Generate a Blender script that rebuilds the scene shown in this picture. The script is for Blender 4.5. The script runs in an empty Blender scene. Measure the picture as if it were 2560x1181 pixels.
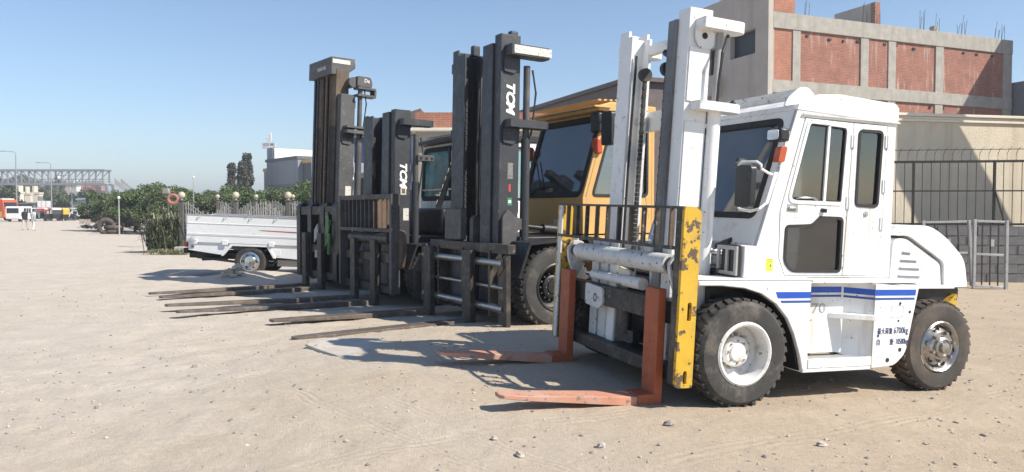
import bpy, bmesh, math, random
from math import radians as R, sin, cos, pi, sqrt
from mathutils import Vector, Matrix, noise
from mathutils.geometry import tessellate_polygon
random.seed(7)
S = bpy.context.scene
col = S.collection

# ------------------------------------------------------------------ camera, light, exposure
CAM_H = 1.55; FPX = 1900.0
cam_d = bpy.data.cameras.new('camera'); cam = bpy.data.objects.new('camera', cam_d); col.objects.link(cam)
cam.location = (0, 0, CAM_H)
cam.rotation_euler = (R(90) - math.atan((590.5-525)/FPX), 0, 0)
cam_d.sensor_width = 36; cam_d.lens = FPX/2560*36
cam_d.clip_start = .05; cam_d.clip_end = 6000
S.camera = cam
SUN_EL = 43
SHADOW = Vector((-.93, .37, 0)).normalized()          # the way shadows fall on the ground
sun_d = bpy.data.lights.new('sun', 'SUN'); sun_d.energy = 4.6; sun_d.angle = R(.55); sun_d.color = (1, .93, .82)
sun = bpy.data.objects.new('sun', sun_d); col.objects.link(sun)
ray = Vector((SHADOW.x*cos(R(SUN_EL)), SHADOW.y*cos(R(SUN_EL)), -sin(R(SUN_EL))))
sun.rotation_euler = ray.to_track_quat('-Z', 'Y').to_euler()
sun.location = (20, -12, 30)
W = bpy.data.worlds.new('World'); S.world = W; W.use_nodes = True
wn = W.node_tree
sky = wn.nodes.new('ShaderNodeTexSky'); sky.sky_type = 'NISHITA'; sky.sun_disc = False
sky.sun_elevation = R(SUN_EL); sky.sun_rotation = math.atan2(-SHADOW.x, -SHADOW.y)
sky.altitude = 50; sky.air_density = 1.0; sky.dust_density = .2; sky.ozone_density = 3.6
bg = wn.nodes['Background']; bg.inputs[1].default_value = .10
wn.links.new(sky.outputs[0], bg.inputs[0])
S.view_settings.view_transform = 'Standard'; S.view_settings.look = 'None'
S.view_settings.gamma = 1; S.view_settings.use_curve_mapping = False
S.view_settings.exposure = .68

# ------------------------------------------------------------------ helpers
def at(px, Y, py=None):
    """a place at real depth Y seen in the photograph's column px (and row py)"""
    return ((px-1280)/FPX*Y, Y) if py is None else ((px-1280)/FPX*Y, Y, CAM_H+(525-py)/FPX*Y)
def tag(o, label=None, cat=None, group=None, kind=None):
    if label: o['label'] = label
    if cat: o['category'] = cat
    if group: o['group'] = group
    if kind: o['kind'] = kind
    return o
def empty(name, loc=(0,0,0), rz=0, rot=None):
    o = bpy.data.objects.new(name, None); col.objects.link(o); o.location = loc
    o.rotation_euler = rot if rot else (0, 0, rz); o.empty_display_size = .2
    return o
def copy_tree(o, parent=None):
    c = o.copy(); col.objects.link(c); c.parent = parent
    for ch in list(o.children): copy_tree(ch, c)
    return c
def rpoly(pts, r, n=4):
    """polygon with rounded corners"""
    out = []; L = len(pts)
    for i in range(L):
        p = Vector(pts[i]); a = Vector(pts[i-1]); b = Vector(pts[(i+1) % L])
        rr = r[i] if isinstance(r, (list, tuple)) else r
        da = (a-p); db = (b-p); k = min(rr, da.length*.45, db.length*.45)
        if k < 1e-4: out.append(tuple(p)); continue
        A = p+da.normalized()*k; B = p+db.normalized()*k
        for j in range(n+1):
            t = j/n; out.append(tuple(A*(1-t)**2 + p*2*t*(1-t) + B*t*t))
    return out
def shrink(pts, d):
    c = Vector((sum(p[0] for p in pts)/len(pts), sum(p[1] for p in pts)/len(pts)))
    out = []; n = len(pts); A = sum(pts[i][0]*pts[(i+1) % n][1]-pts[(i+1) % n][0]*pts[i][1] for i in range(n))
    sg = 1 if A > 0 else -1
    for i in range(n):
        a = Vector(pts[i-1]); p = Vector(pts[i]); b = Vector(pts[(i+1) % n])
        e1 = (p-a).normalized() if (p-a).length > 1e-7 else (b-p).normalized()
        e2 = (b-p).normalized() if (b-p).length > 1e-7 else e1
        n1 = Vector((-e1.y, e1.x))*sg; n2 = Vector((-e2.y, e2.x))*sg
        m = (n1+n2); m = m.normalized() if m.length > 1e-6 else n1
        k = d/max(.5, m.dot(n1)); out.append(tuple(p+m*k))
    return out
PL = {'xz': lambda u, v, w: (u, w, v), 'xy': lambda u, v, w: (u, v, w), 'yz': lambda u, v, w: (w, u, v)}
class MB:
    def __init__(s, M=None): s.v = []; s.f = []; s.M = M
    def add(s, vs, fs):
        o = len(s.v); s.v += [Vector(p) for p in vs]; s.f += [[i+o for i in f] for f in fs]; return s
    def box(s, x0, x1, y0, y1, z0, z1):
        return s.add([(x0,y0,z0),(x1,y0,z0),(x1,y1,z0),(x0,y1,z0),(x0,y0,z1),(x1,y0,z1),(x1,y1,z1),(x0,y1,z1)],
                     [(0,3,2,1),(4,5,6,7),(0,1,5,4),(1,2,6,5),(2,3,7,6),(3,0,4,7)])
    def boxm(s, M, sx, sy, sz):
        vs = [M @ Vector((a*sx/2, b*sy/2, c*sz/2)) for c in (-1,1) for a, b in ((-1,-1),(1,-1),(1,1),(-1,1))]
        return s.add(vs, [(0,3,2,1),(4,5,6,7),(0,1,5,4),(1,2,6,5),(2,3,7,6),(3,0,4,7)])
    def bar(s, p0, p1, w, h=None, up=(0,0,1)):
        p0 = Vector(p0); p1 = Vector(p1); h = h or w
        d = (p1-p0).normalized(); u = Vector(up)
        if abs(d.dot(u)) > .98: u = Vector((1,0,0))
        a = d.cross(u).normalized(); b = a.cross(d)
        vs = [q+a*i*w/2+b*j*h/2 for q in (p0, p1) for i, j in ((-1,-1),(1,-1),(1,1),(-1,1))]
        return s.add(vs, [(0,3,2,1),(4,5,6,7),(0,1,5,4),(1,2,6,5),(2,3,7,6),(3,0,4,7)])
    def prism(s, poly, plane, a, b, holes=()):
        fn = PL[plane] if isinstance(plane, str) else plane
        if not holes and len(poly) <= 4:
            n = len(poly); vs = [fn(u, v, w) for w in (a, b) for u, v in poly]
            return s.add(vs, [tuple(range(n))[::-1], tuple(range(n, 2*n))]+[(i, (i+1) % n, n+(i+1) % n, n+i) for i in range(n)])
        loops = [poly]+list(holes); allp = [p for l in loops for p in l]; n = len(allp)
        tris = tessellate_polygon([[Vector((p[0], p[1], 0)) for p in l] for l in loops])
        vs = [fn(u, v, w) for w in (a, b) for u, v in allp]
        fs = [tuple(t) for t in tris]+[tuple(i+n for i in t[::-1]) for t in tris]; o = 0
        for l in loops:
            m = len(l); fs += [(o+i, o+(i+1) % m, n+o+(i+1) % m, n+o+i) for i in range(m)]; o += m
        return s.add(vs, fs)
    def cyl(s, p0, p1, r, r1=None, n=14, caps=True):
        p0 = Vector(p0); p1 = Vector(p1); r1 = r if r1 is None else r1
        q = (p1-p0).to_track_quat('Z', 'Y')
        ring = lambda p, rr: [p+q @ Vector((cos(2*pi*i/n)*rr, sin(2*pi*i/n)*rr, 0)) for i in range(n)]
        fs = [(i, (i+1) % n, n+(i+1) % n, n+i) for i in range(n)]
        if caps: fs += [tuple(range(n))[::-1], tuple(range(n, 2*n))]
        return s.add(ring(p0, r)+ring(p1, r1), fs)
    def tube(s, pts, r, n=8):
        pts = [Vector(p) for p in pts]; vs = []; fs = []
        for i, p in enumerate(pts):
            d = (pts[min(i+1, len(pts)-1)]-pts[max(i-1, 0)]); q = d.to_track_quat('Z', 'Y')
            rr = r[i] if isinstance(r, (list, tuple)) else r
            vs += [p+q @ Vector((cos(2*pi*k/n)*rr, sin(2*pi*k/n)*rr, 0)) for k in range(n)]
        for i in range(len(pts)-1):
            fs += [(i*n+k, i*n+(k+1) % n, (i+1)*n+(k+1) % n, (i+1)*n+k) for k in range(n)]
        L = len(pts)-1
        return s.add(vs, fs+[tuple(range(n))[::-1], tuple(range(L*n, L*n+n))])
    def lathe(s, prof, c, axis=(0,1,0), n=32, closed=False):
        c = Vector(c); q = Vector(axis).to_track_quat('Z', 'Y'); vs = []; fs = []; m = len(prof)
        for r, h in prof: vs += [c+q @ Vector((cos(2*pi*k/n)*r, sin(2*pi*k/n)*r, h)) for k in range(n)]
        for i in range(m if closed else m-1):
            j = (i+1) % m; fs += [(i*n+k, i*n+(k+1) % n, j*n+(k+1) % n, j*n+k) for k in range(n)]
        return s.add(vs, fs)
    def loft(s, secs):
        """rectangular sections (x, y0, y1, z0, z1) joined along x"""
        vs = []; fs = []
        for x, y0, y1, z0, z1 in secs: vs += [(x,y0,z0),(x,y1,z0),(x,y1,z1),(x,y0,z1)]
        for i in range(len(secs)-1):
            fs += [(4*i+k, 4*i+(k+1) % 4, 4*i+4+(k+1) % 4, 4*i+4+k) for k in range(4)]
        L = 4*(len(secs)-1)
        return s.add(vs, fs+[(3,2,1,0), (L,L+1,L+2,L+3)])
    def sphere(s, c, r, n=16, m=10, sc=(1,1,1)):
        pr = [(max(1e-4, sin(pi*i/m))*r, -cos(pi*i/m)*r) for i in range(m+1)]; vs = []; fs = []
        for rr, h in pr: vs += [(c[0]+cos(2*pi*k/n)*rr*sc[0], c[1]+sin(2*pi*k/n)*rr*sc[1], c[2]+h*sc[2]) for k in range(n)]
        for i in range(m): fs += [(i*n+k, i*n+(k+1) % n, i*n+n+(k+1) % n, i*n+n+k) for k in range(n)]
        return s.add(vs, fs)
    def mesh(s, name, mat=None, smooth=35):
        me = bpy.data.meshes.new(name)
        vs = [s.M @ v for v in s.v] if s.M else s.v
        me.from_pydata([tuple(v) for v in vs], [], s.f)
        bm = bmesh.new(); bm.from_mesh(me); bmesh.ops.recalc_face_normals(bm, faces=bm.faces); bm.to_mesh(me); bm.free()
        if smooth:
            for p in me.polygons: p.use_smooth = True
            me.set_sharp_from_angle(angle=R(smooth))
        if mat: me.materials.append(mat)
        return me
    def build(s, name, mat, parent=None, bevel=0, smooth=35, seg=2):
        o = bpy.data.objects.new(name, s.mesh(name, mat, smooth)); col.objects.link(o); o.parent = parent
        if bevel:
            b = o.modifiers.new('bevel', 'BEVEL'); b.width = bevel; b.segments = seg; b.limit_method = 'ANGLE'; b.angle_limit = R(40)
        return o
def text_mesh(name, body, size, mat, parent, M, shear=0, bold=0, depth=.0015, outline=False, sx=1):
    c = bpy.data.curves.new(name, 'FONT'); c.body = body; c.size = size; c.align_x = 'CENTER'; c.align_y = 'CENTER'
    c.extrude = depth; c.shear = shear; c.offset = bold; c.space_character = 1.0; c.resolution_u = 3
    t = bpy.data.objects.new(name, c); col.objects.link(t)
    bpy.context.view_layer.update()
    me = bpy.data.meshes.new_from_object(t.evaluated_get(bpy.context.evaluated_depsgraph_get()))
    bpy.data.objects.remove(t); bpy.data.curves.remove(c)
    me.transform(M @ Matrix.Diagonal((sx, 1, 1, 1))); me.materials.clear(); me.materials.append(mat); me.name = name
    o = bpy.data.objects.new(name, me); col.objects.link(o); o.parent = parent
    return o
def side_M(x, y, z, rot=0):
    """text frame on a near-side (+y) face: reads left to right along -x"""
    return Matrix.Translation((x, y, z)) @ Matrix(((-1,0,0,0),(0,0,1,0),(0,1,0,0),(0,0,0,1))) @ Matrix.Rotation(rot, 4, 'Z')

# ------------------------------------------------------------------ materials
def mk(name):
    m = bpy.data.materials.new(name); m.use_nodes = True; return m, m.node_tree, m.node_tree.nodes['Principled BSDF']
def nd(t, kind, **kw):
    n = t.nodes.new(kind)
    for k, v in kw.items():
        if k in n.inputs.keys() if hasattr(n.inputs, 'keys') else False: n.inputs[k].default_value = v
        else: setattr(n, k, v)
    return n
def rgba(c): return (c[0], c[1], c[2], 1)
def tex(t, kind, scale, detail=4, rough=.6, coord='Object', map_scale=None, rot=None):
    tc = t.nodes.new('ShaderNodeTexCoord'); v = tc.outputs[coord]
    if map_scale or rot:
        mp = t.nodes.new('ShaderNodeMapping'); t.links.new(v, mp.inputs[0]); v = mp.outputs[0]
        if map_scale: mp.inputs['Scale'].default_value = map_scale
        if rot: mp.inputs['Rotation'].default_value = rot
    n = t.nodes.new(kind); t.links.new(v, n.inputs['Vector']); n.inputs['Scale'].default_value = scale
    if 'Detail' in n.inputs: n.inputs['Detail'].default_value = detail
    if 'Roughness' in n.inputs: n.inputs['Roughness'].default_value = rough
    return n
def ramp(t, src, p0, c0, p1, c1):
    r = t.nodes.new('ShaderNodeValToRGB'); e = r.color_ramp.elements
    e[0].position = p0; e[0].color = rgba(c0) if len(c0) == 3 else c0; e[1].position = p1; e[1].color = rgba(c1) if len(c1) == 3 else c1
    t.links.new(src, r.inputs[0]); return r.outputs[0]
def mixc(t, fac, a, b, mode='MIX'):
    m = t.nodes.new('ShaderNodeMix'); m.data_type = 'RGBA'; m.blend_type = mode
    for sock, v in ((m.inputs[0], fac), (m.inputs[6], a), (m.inputs[7], b)):
        if isinstance(v, (int, float)): sock.default_value = v
        elif isinstance(v, tuple): sock.default_value = rgba(v)
        else: t.links.new(v, sock)
    return m.outputs[2]
def bump(t, b, src, strength, dist=.02):
    n = t.nodes.new('ShaderNodeBump'); n.inputs['Strength'].default_value = strength; n.inputs['Distance'].default_value = dist
    t.links.new(src, n.inputs['Height']); t.links.new(n.outputs[0], b.inputs['Normal'])
def mat(name, c, rough=.6, metal=0., var=.12, scale=6, chips=None, dirt=None, bmp=0, bscale=60, spec=.5, streak=None):
    m, t, b = mk(name)
    n = tex(t, 'ShaderNodeTexNoise', scale, 5)
    base = ramp(t, n.outputs[0], .3, tuple(max(0, x*(1-var)) for x in c), .7, tuple(min(1, x*(1+var)) for x in c))
    if dirt:
        dc, amt, ds = dirt; dn = tex(t, 'ShaderNodeTexNoise', ds, 7, .7)
        base = mixc(t, ramp(t, dn.outputs[0], .62-amt*.3, (0,0,0), .62+.12, (.85,.85,.85)), base, dc)
    if streak:
        dc, amt, ds = streak; dn = tex(t, 'ShaderNodeTexNoise', ds, 5, .6, map_scale=(1, 1, .07))
        base = mixc(t, ramp(t, dn.outputs[0], .6-amt*.25, (0,0,0), .72, (.8,.8,.8)), base, dc)
    if chips:
        cc, amt, cs = chips; cn = tex(t, 'ShaderNodeTexNoise', cs, 8, .65)
        base = mixc(t, ramp(t, cn.outputs[0], .66-amt*.3, (0,0,0), .68-amt*.3, (1,1,1)), base, cc)
    t.links.new(base, b.inputs['Base Color'])
    rn = tex(t, 'ShaderNodeTexNoise', scale*3, 4)
    t.links.new(ramp(t, rn.outputs[0], .3, (max(.04, rough-.1),)*3, .7, (min(1, rough+.12),)*3), b.inputs['Roughness'])
    b.inputs['Metallic'].default_value = metal; b.inputs['Specular IOR Level'].default_value = spec
    if bmp: bump(t, b, tex(t, 'ShaderNodeTexNoise', bscale, 6).outputs[0], bmp)
    return m
def glass(name, tint, refl=.12, dust=.06, dust_sheen_col=(.5,.46,.4), rough=.02):  # the dust layer doubles as painted sky sheen on the teal panes
    m, t, b = mk(name); out = t.nodes['Material Output']
    tr = t.nodes.new('ShaderNodeBsdfTransparent'); tr.inputs[0].default_value = rgba(tint)
    gl = t.nodes.new('ShaderNodeBsdfGlossy'); gl.inputs['Roughness'].default_value = rough
    fr = t.nodes.new('ShaderNodeFresnel'); fr.inputs[0].default_value = 1.5
    ad = t.nodes.new('ShaderNodeMath'); ad.operation = 'ADD'; ad.inputs[1].default_value = refl; t.links.new(fr.outputs[0], ad.inputs[0])
    m1 = t.nodes.new('ShaderNodeMixShader'); t.links.new(ad.outputs[0], m1.inputs[0]); t.links.new(tr.outputs[0], m1.inputs[1]); t.links.new(gl.outputs[0], m1.inputs[2])
    df = t.nodes.new('ShaderNodeBsdfDiffuse'); df.inputs[0].default_value = rgba(dust_sheen_col)
    nz = tex(t, 'ShaderNodeTexNoise', 3, 5); dr = ramp(t, nz.outputs[0], .3, (dust*.4,)*3, .75, (dust*1.8,)*3)
    m2 = t.nodes.new('ShaderNodeMixShader'); t.links.new(dr, m2.inputs[0]); t.links.new(m1.outputs[0], m2.inputs[1]); t.links.new(df.outputs[0], m2.inputs[2])
    t.links.new(m2.outputs[0], out.inputs[0]); t.nodes.remove(b)
    return m
DUST = (.36, .31, .25)
MT = {}
MT['white'] = mat('white_paint', (.80,.80,.79), .38, var=.03, scale=3, dirt=((.52,.47,.40), .16, 2.6), streak=((.50,.45,.38), .16, 7), chips=((.13,.10,.08), .035, 24))
MT['white_old'] = mat('worn_white_paint', (.62,.62,.61), .55, var=.06, dirt=((.3,.27,.24), .25, 5), chips=((.10,.085,.075), .17, 21))
MT['mast_white'] = mat('mast_white_paint', (.74,.74,.73), .42, var=.04, scale=4, dirt=((.33,.30,.27), .10, 5), chips=((.12,.10,.085), .05, 19))
MT['grease'] = mat('greasy_inner_mast', (.20,.20,.20), .5, .1, var=.2, streak=((.03,.028,.026), .75, 6))
MT['blue'] = mat('blue_stripe', (.016,.085,.46), .4, var=.06)
MT['blue_thin'] = mat('thin_blue_stripe', (.03,.09,.30), .45, var=.06)
MT['yellow_worn'] = mat('worn_yellow_paint', (.60,.37,.03), .55, var=.1, chips=((.11,.075,.05), .36, 11), dirt=((.36,.25,.10), .35, 5))
MT['orange'] = mat('orange_fork_paint', (.37,.092,.036), .55, var=.12, dirt=((.36,.23,.16), .10, 7), chips=((.10,.06,.045), .12, 20))
MT['orange_dusty'] = mat('scuffed_orange_fork', (.50,.22,.14), .75, var=.12, dirt=((.47,.38,.31), .75, 5), chips=((.25,.16,.12), .25, 20))
MT['dark'] = mat('dark_greasy_steel', (.035,.033,.033), .6, .2, var=.3, dirt=((.11,.095,.08), .25, 6))
MT['black'] = mat('black_paint', (.016,.016,.018), .45, var=.2, dirt=((.07,.062,.055), .15, 5))
MT['rubber'] = mat('black_rubber', (.022,.022,.022), .75, var=.2)
MT['tyre'] = mat('dusty_tyre', (.050,.048,.046), .9, var=.25, scale=5, dirt=((.20,.175,.145), .40, 4), bmp=.25, bscale=90)
MT['tyre_brown'] = mat('muddy_tyre', (.060,.052,.046), .9, var=.2, scale=4, dirt=((.19,.145,.11), .60, 3), bmp=.25, bscale=80)
MT['chrome'] = mat('chrome', (.60,.60,.60), .22, 1, var=.1)
MT['hubmetal'] = mat('bare_hub_steel', (.42,.40,.38), .32, .85, var=.25, scale=9, dirt=((.20,.15,.12), .3, 9))
MT['rim_white'] = mat('white_rim', (.70,.69,.67), .5, var=.06, dirt=((.33,.27,.22), .25, 7), chips=((.2,.15,.12), .10, 18))
MT['char'] = mat('charcoal_mast_paint', (.036,.038,.044), .5, .05, var=.15, scale=4, dirt=((.10,.095,.09), .18, 4), chips=((.16,.14,.12), .05, 25))
MT['char2'] = mat('dull_charcoal_paint', (.075,.074,.074), .6, .05, var=.18, scale=4, dirt=((.15,.13,.11), .3, 4), chips=((.2,.17,.14), .08, 22))
MT['rustbrown'] = mat('rusty_brown_steel', (.13,.09,.065), .7, .1, var=.3, scale=3, streak=((.06,.045,.035), .5, 5), dirt=((.25,.18,.12), .3, 8))
MT['steel_brown'] = mat('worn_fork_steel', (.13,.105,.085), .62, .25, var=.3, scale=5, dirt=((.30,.25,.20), .35, 7), chips=((.26,.12,.05), .08, 9))
MT['carr'] = mat('carriage_brown_black', (.050,.043,.038), .55, .2, var=.3, dirt=((.16,.13,.10), .35, 6), chips=((.24,.21,.18), .10, 20))
MT['cabyellow'] = mat('machine_yellow', (.56,.345,.12), .55, var=.06, dirt=((.4,.28,.15), .15, 4))
MT['cream'] = mat('cream_paint', (.66,.60,.48), .5, var=.06, dirt=((.4,.33,.25), .15, 4))
MT['greenp'] = mat('green_hose_paint', (.08,.20,.06), .6, var=.2, chips=((.03,.03,.03), .3, 12))
MT['whitemark'] = mat('white_lettering', (.80,.80,.78), .6, var=.03)
MT['paper'] = mat('pale_sticker', (.62,.60,.55), .7, var=.12, scale=40, chips=((.2,.18,.16), .28, 45))
MT['yellowsticker'] = mat('yellow_sticker', (.75,.66,.06), .6, var=.05, scale=30)
MT['greensign'] = mat('green_mark', (.03,.22,.10), .6)
MT['navy'] = mat('navy_lettering', (.03,.04,.14), .6)
MT['ink'] = mat('black_lettering', (.03,.03,.03), .6)
MT['redmark'] = mat('red_mark', (.45,.06,.04), .6)
MT['grey'] = mat('grey_paint', (.34,.34,.34), .5, var=.1, dirt=((.2,.17,.15), .2, 6))
MT['amber'] = mat('amber_lens', (.45,.075,.025), .25, var=.05)
MT['lens'] = mat('lamp_lens', (.55,.58,.62), .1, .6, var=.1)
MT['seat'] = mat('grey_vinyl', (.40,.41,.42), .5, var=.1)
MT['interior'] = mat('cab_interior', (.15,.16,.175), .7, var=.15)
MT['gap'] = mat('dark_gap', (.03,.03,.03), .8)
MT['glass'] = glass('tinted_cab_glass', (.58,.66,.72), .10, .03, (.36,.40,.45))
MT['glass_ws'] = glass('windscreen_glass', (.72,.78,.83), .11, .10, (.40,.43,.46))
MT['glass_teal'] = glass('teal_glass', (.22,.50,.50), .34, .45, (.25,.55,.56))  # strong teal film paints in the sky reflected by these panes
MT['mirror'] = mat('mirror_back', (.02,.021,.023), .35, var=.1)
# ------------------------------------------------------------------ ground
FL1_LOC = Vector((1.377, 6.934, .0314)); FL1_ROT = (R(-1), R(-2), R(201))
FL1_N = (Matrix.Rotation(FL1_ROT[2], 3, 'Z') @ Matrix.Rotation(FL1_ROT[1], 3, 'Y') @ Matrix.Rotation(FL1_ROT[0], 3, 'X')) @ Vector((0,0,1))
def sstep(a, b, x):
    t = min(1, max(0, (x-a)/(b-a))); return t*t*(3-2*t)
def ground_z(x, y):
    d = sqrt(((x-2.4)/1.15)**2+(y-7.2)**2)
    w = 1-sstep(2.4, 5.0, d)
    p = FL1_LOC.z-(FL1_N.x*(x-FL1_LOC.x)+FL1_N.y*(y-FL1_LOC.y))/FL1_N.z
    z = w*p
    if y < 60 and abs(x) < 40:
        k = 1-sstep(30, 60, y)
        z += k*(1-.8*w)*(.030*noise.noise((x*.5, y*.5, 3))+.016*noise.noise((x*1.9, y*1.9, 8))) + k*(.5+.5*(1-w))*.012*noise.noise((x*5, y*5, 1))
        z += .0075*(noise.noise((x*13, y*13, 5))+.7*noise.noise((x*29, y*29, 2)))*(1-sstep(9, 16, y))
    # low mound of dug earth beside the pick-up
    z += .20*math.exp(-(((x+5.6)/1.3)**2+((y-16.75)/.32)**2))
    # broken edge of an old concrete patch, yellow sand heap
    z += .05*math.exp(-(((x+2.9)/1.3)**2+((y-11.1)/.30)**2))
    if y > 150: z += 17*sstep(150, 620, y)*(1-sstep(-.54, -.44, x/y))
    return z
xs = sorted(set([round(v, 3) for v in [i*.05-4.5 for i in range(0, 190)]] + [-4.5-.05*i-.0035*i*i for i in range(1, 60)] + [5+.05*i+.0035*i*i for i in range(1, 60)]
     + [-20-2.2*1.13**i for i in range(46)] + [21+2.2*1.13**i for i in range(46)]))
ys = [-30,-12,-6,-3,-1,0,.8,1.3]+[1.6+i*.05 for i in range(170)]+[10.1+.05*i+.004*i*i for i in range(1, 90)]
while ys[-1] < 2600: ys.append(ys[-1]+max(.8, (ys[-1]-46)*.07+.8))
gv = [(x, y, ground_z(x, y)) for y in ys for x in xs]; nx = len(xs)
gf = [(j*nx+i, j*nx+i+1, (j+1)*nx+i+1, (j+1)*nx+i) for j in range(len(ys)-1) for i in range(nx-1)]
gm = bpy.data.meshes.new('ground'); gm.from_pydata(gv, [], gf)
for p in gm.polygons: p.use_smooth = True
ground = bpy.data.objects.new('ground', gm); col.objects.link(ground); tag(ground, kind='structure')
m, t, b = mk('dusty_earth')
L = t.links
n1 = tex(t, 'ShaderNodeTexNoise', .35, 6); n2 = tex(t, 'ShaderNodeTexNoise', 2.2, 8, .65); n3 = tex(t, 'ShaderNodeTexNoise', 22, 6, .7); n4 = tex(t, 'ShaderNodeTexNoise', 140, 3, .6)
pale = (.52,.458,.385); tan = (.475,.398,.305)
c = ramp(t, n1.outputs[0], .36, tan, .60, pale)
# the soil turns from pale dust to browner earth towards the building plot
tc = t.nodes.new('ShaderNodeTexCoord'); sp = t.nodes.new('ShaderNodeSeparateXYZ'); L.new(tc.outputs['Object'], sp.inputs[0])
ma = t.nodes.new('ShaderNodeMath'); ma.operation = 'MULTIPLY_ADD'; ma.inputs[1].default_value = .14; ma.inputs[2].default_value = .28; L.new(sp.outputs[0], ma.inputs[0])
mb_ = t.nodes.new('ShaderNodeMath'); mb_.operation = 'MULTIPLY_ADD'; mb_.inputs[1].default_value = .9; L.new(n2.outputs[0], mb_.inputs[0]); L.new(ma.outputs[0], mb_.inputs[2])
c = mixc(t, ramp(t, mb_.outputs[0], .55, (0,0,0), 1.25, (.9,.9,.9)), c, (.455,.372,.280))
ml = t.nodes.new('ShaderNodeMath'); ml.operation = 'MULTIPLY_ADD'; ml.inputs[1].default_value = -.10; ml.inputs[2].default_value = .05; L.new(sp.outputs[0], ml.inputs[0])
c = mixc(t, ramp(t, ml.outputs[0], .1, (0,0,0), .6, (.75,.75,.75)), c, (.535,.483,.418))
c = mixc(t, .65, c, ramp(t, n2.outputs[0], .3, (.84,.83,.82), .7, (1.14,1.14,1.13)), 'MULTIPLY')
c = mixc(t, .55, c, ramp(t, n3.outputs[0], .3, (.80,.79,.78), .66, (1.16,1.15,1.14)), 'MULTIPLY')
c = mixc(t, .5, c, ramp(t, n4.outputs[0], .3, (.74,.73,.72), .68, (1.22,1.22,1.22)), 'MULTIPLY')
vo = tex(t, 'ShaderNodeTexVoronoi', 26); vn = tex(t, 'ShaderNodeTexNoise', 1.4, 3)
sp2 = mixc(t, ramp(t, vn.outputs[0], .45, (0,0,0), .62, (1,1,1)), (0,0,0), ramp(t, vo.outputs['Distance'], .10, (1,1,1), .16, (0,0,0)))
c = mixc(t, sp2, c, mixc(t, vo.outputs['Color'], (.62,.57,.50), (.24,.21,.19)))
L.new(c, b.inputs['Base Color']); b.inputs['Roughness'].default_value = .95; b.inputs['Specular IOR Level'].default_value = .15
# wheel ruts: two ribbed tracks run across the yard
mp = t.nodes.new('ShaderNodeMapping'); mp.inputs['Rotation'].default_value = (0, 0, R(62)); L.new(tc.outputs['Object'], mp.inputs[0])
wv = t.nodes.new('ShaderNodeTexWave'); wv.bands_direction = 'Y'; wv.inputs['Scale'].default_value = 4.4; wv.inputs['Distortion'].default_value = .8; wv.inputs['Detail'].default_value = 2; L.new(mp.outputs[0], wv.inputs['Vector'])
tn = tex(t, 'ShaderNodeTexNoise', .8, 2)
trk = mixc(t, ramp(t, tn.outputs[0], .5, (0,0,0), .62, (1,1,1)), (.5,.5,.5), wv.outputs['Color'])
ms = t.nodes.new('ShaderNodeTexMusgrave') if hasattr(bpy.types, 'ShaderNodeTexMusgrave') else None
hsum = mixc(t, .5, n3.outputs[0], n4.outputs[0]); hsum = mixc(t, .05, hsum, trk); hsum = mixc(t, .35, hsum, n2.outputs[0])
def mth(op, *a):
    n_ = t.nodes.new('ShaderNodeMath'); n_.operation = op
    for i_, v_ in enumerate(a):
        if isinstance(v_, (int, float)): n_.inputs[i_].default_value = v_
        else: L.new(v_, n_.inputs[i_])
    return n_.outputs[0]
wob = tex(t, 'ShaderNodeTexNoise', .5, 2).outputs[0]; hgt = hsum; patch = tex(t, 'ShaderNodeTexNoise', 1.1, 3).outputs[0]
for nx_, ny_, d0, hw_, per in ((.76,.65,3.06,.10,.052),(.76,.65,2.66,.09,.052),(-.53,.85,3.30,.16,.075),(-.53,.85,4.35,.15,.075),(.30,.954,9.2,.12,.06),(-.2,.98,3.9,.10,.05)):
    d_ = mth('ADD', mth('ADD', mth('MULTIPLY', sp.outputs[0], nx_), mth('MULTIPLY', sp.outputs[1], ny_)), mth('MULTIPLY', wob, .5)); d_ = mth('SUBTRACT', d_, d0+.25)
    msk = mth('SMOOTH_MIN', mth('MULTIPLY', mth('MAXIMUM', mth('SUBTRACT', hw_, mth('ABSOLUTE', d_)), 0), 1/hw_*2), 1, .3)
    msk = mth('MULTIPLY', msk, ramp(t, patch, .40, (.15,)*3, .6, (1,)*3))
    rib = mth('MULTIPLY', mth('SINE', mth('MULTIPLY', d_, 6.283/per)), .075)
    hgt = mth('ADD', hgt, mth('MULTIPLY', msk, mth('SUBTRACT', rib, .09)))
bump(t, b, hgt, .9, .035)
gm.materials.append(m); MT['earth'] = m

# loose pebbles and crumbs: nobody could count them
def rock(mb, x, y, z, r, rnd, flat=.6):
    n = 6; M = Matrix.Translation((x, y, z)) @ Matrix.Rotation(rnd.uniform(0, 6.3), 4, 'Z') @ Matrix.Rotation(rnd.uniform(-.4, .4), 4, 'X')
    a = rnd.uniform(.6, 1.5); vs = []; fs = []
    for k, (zz, rr) in enumerate(((-.5, .75), (.15, 1.0), (.75, .55))):
        vs += [M @ Vector((cos(2*pi*i/n+.4*k)*r*rr*a*rnd.uniform(.7, 1.2), sin(2*pi*i/n+.4*k)*r*rr*rnd.uniform(.7, 1.2), zz*r*flat*rnd.uniform(.8, 1.2))) for i in range(n)]
    for k in (0, 1): fs += [(k*n+i, k*n+(i+1) % n, (k+1)*n+(i+1) % n, (k+1)*n+i) for i in range(n)]
    mb.add(vs, fs+[tuple(range(2*n, 3*n))])
rnd = random.Random(3)
MT['stone'] = mat('pale_stone', (.43,.385,.33), .9, var=.3, scale=9)
MT['stone_dark'] = mat('grey_stone', (.26,.235,.21), .9, var=.3, scale=9)
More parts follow.
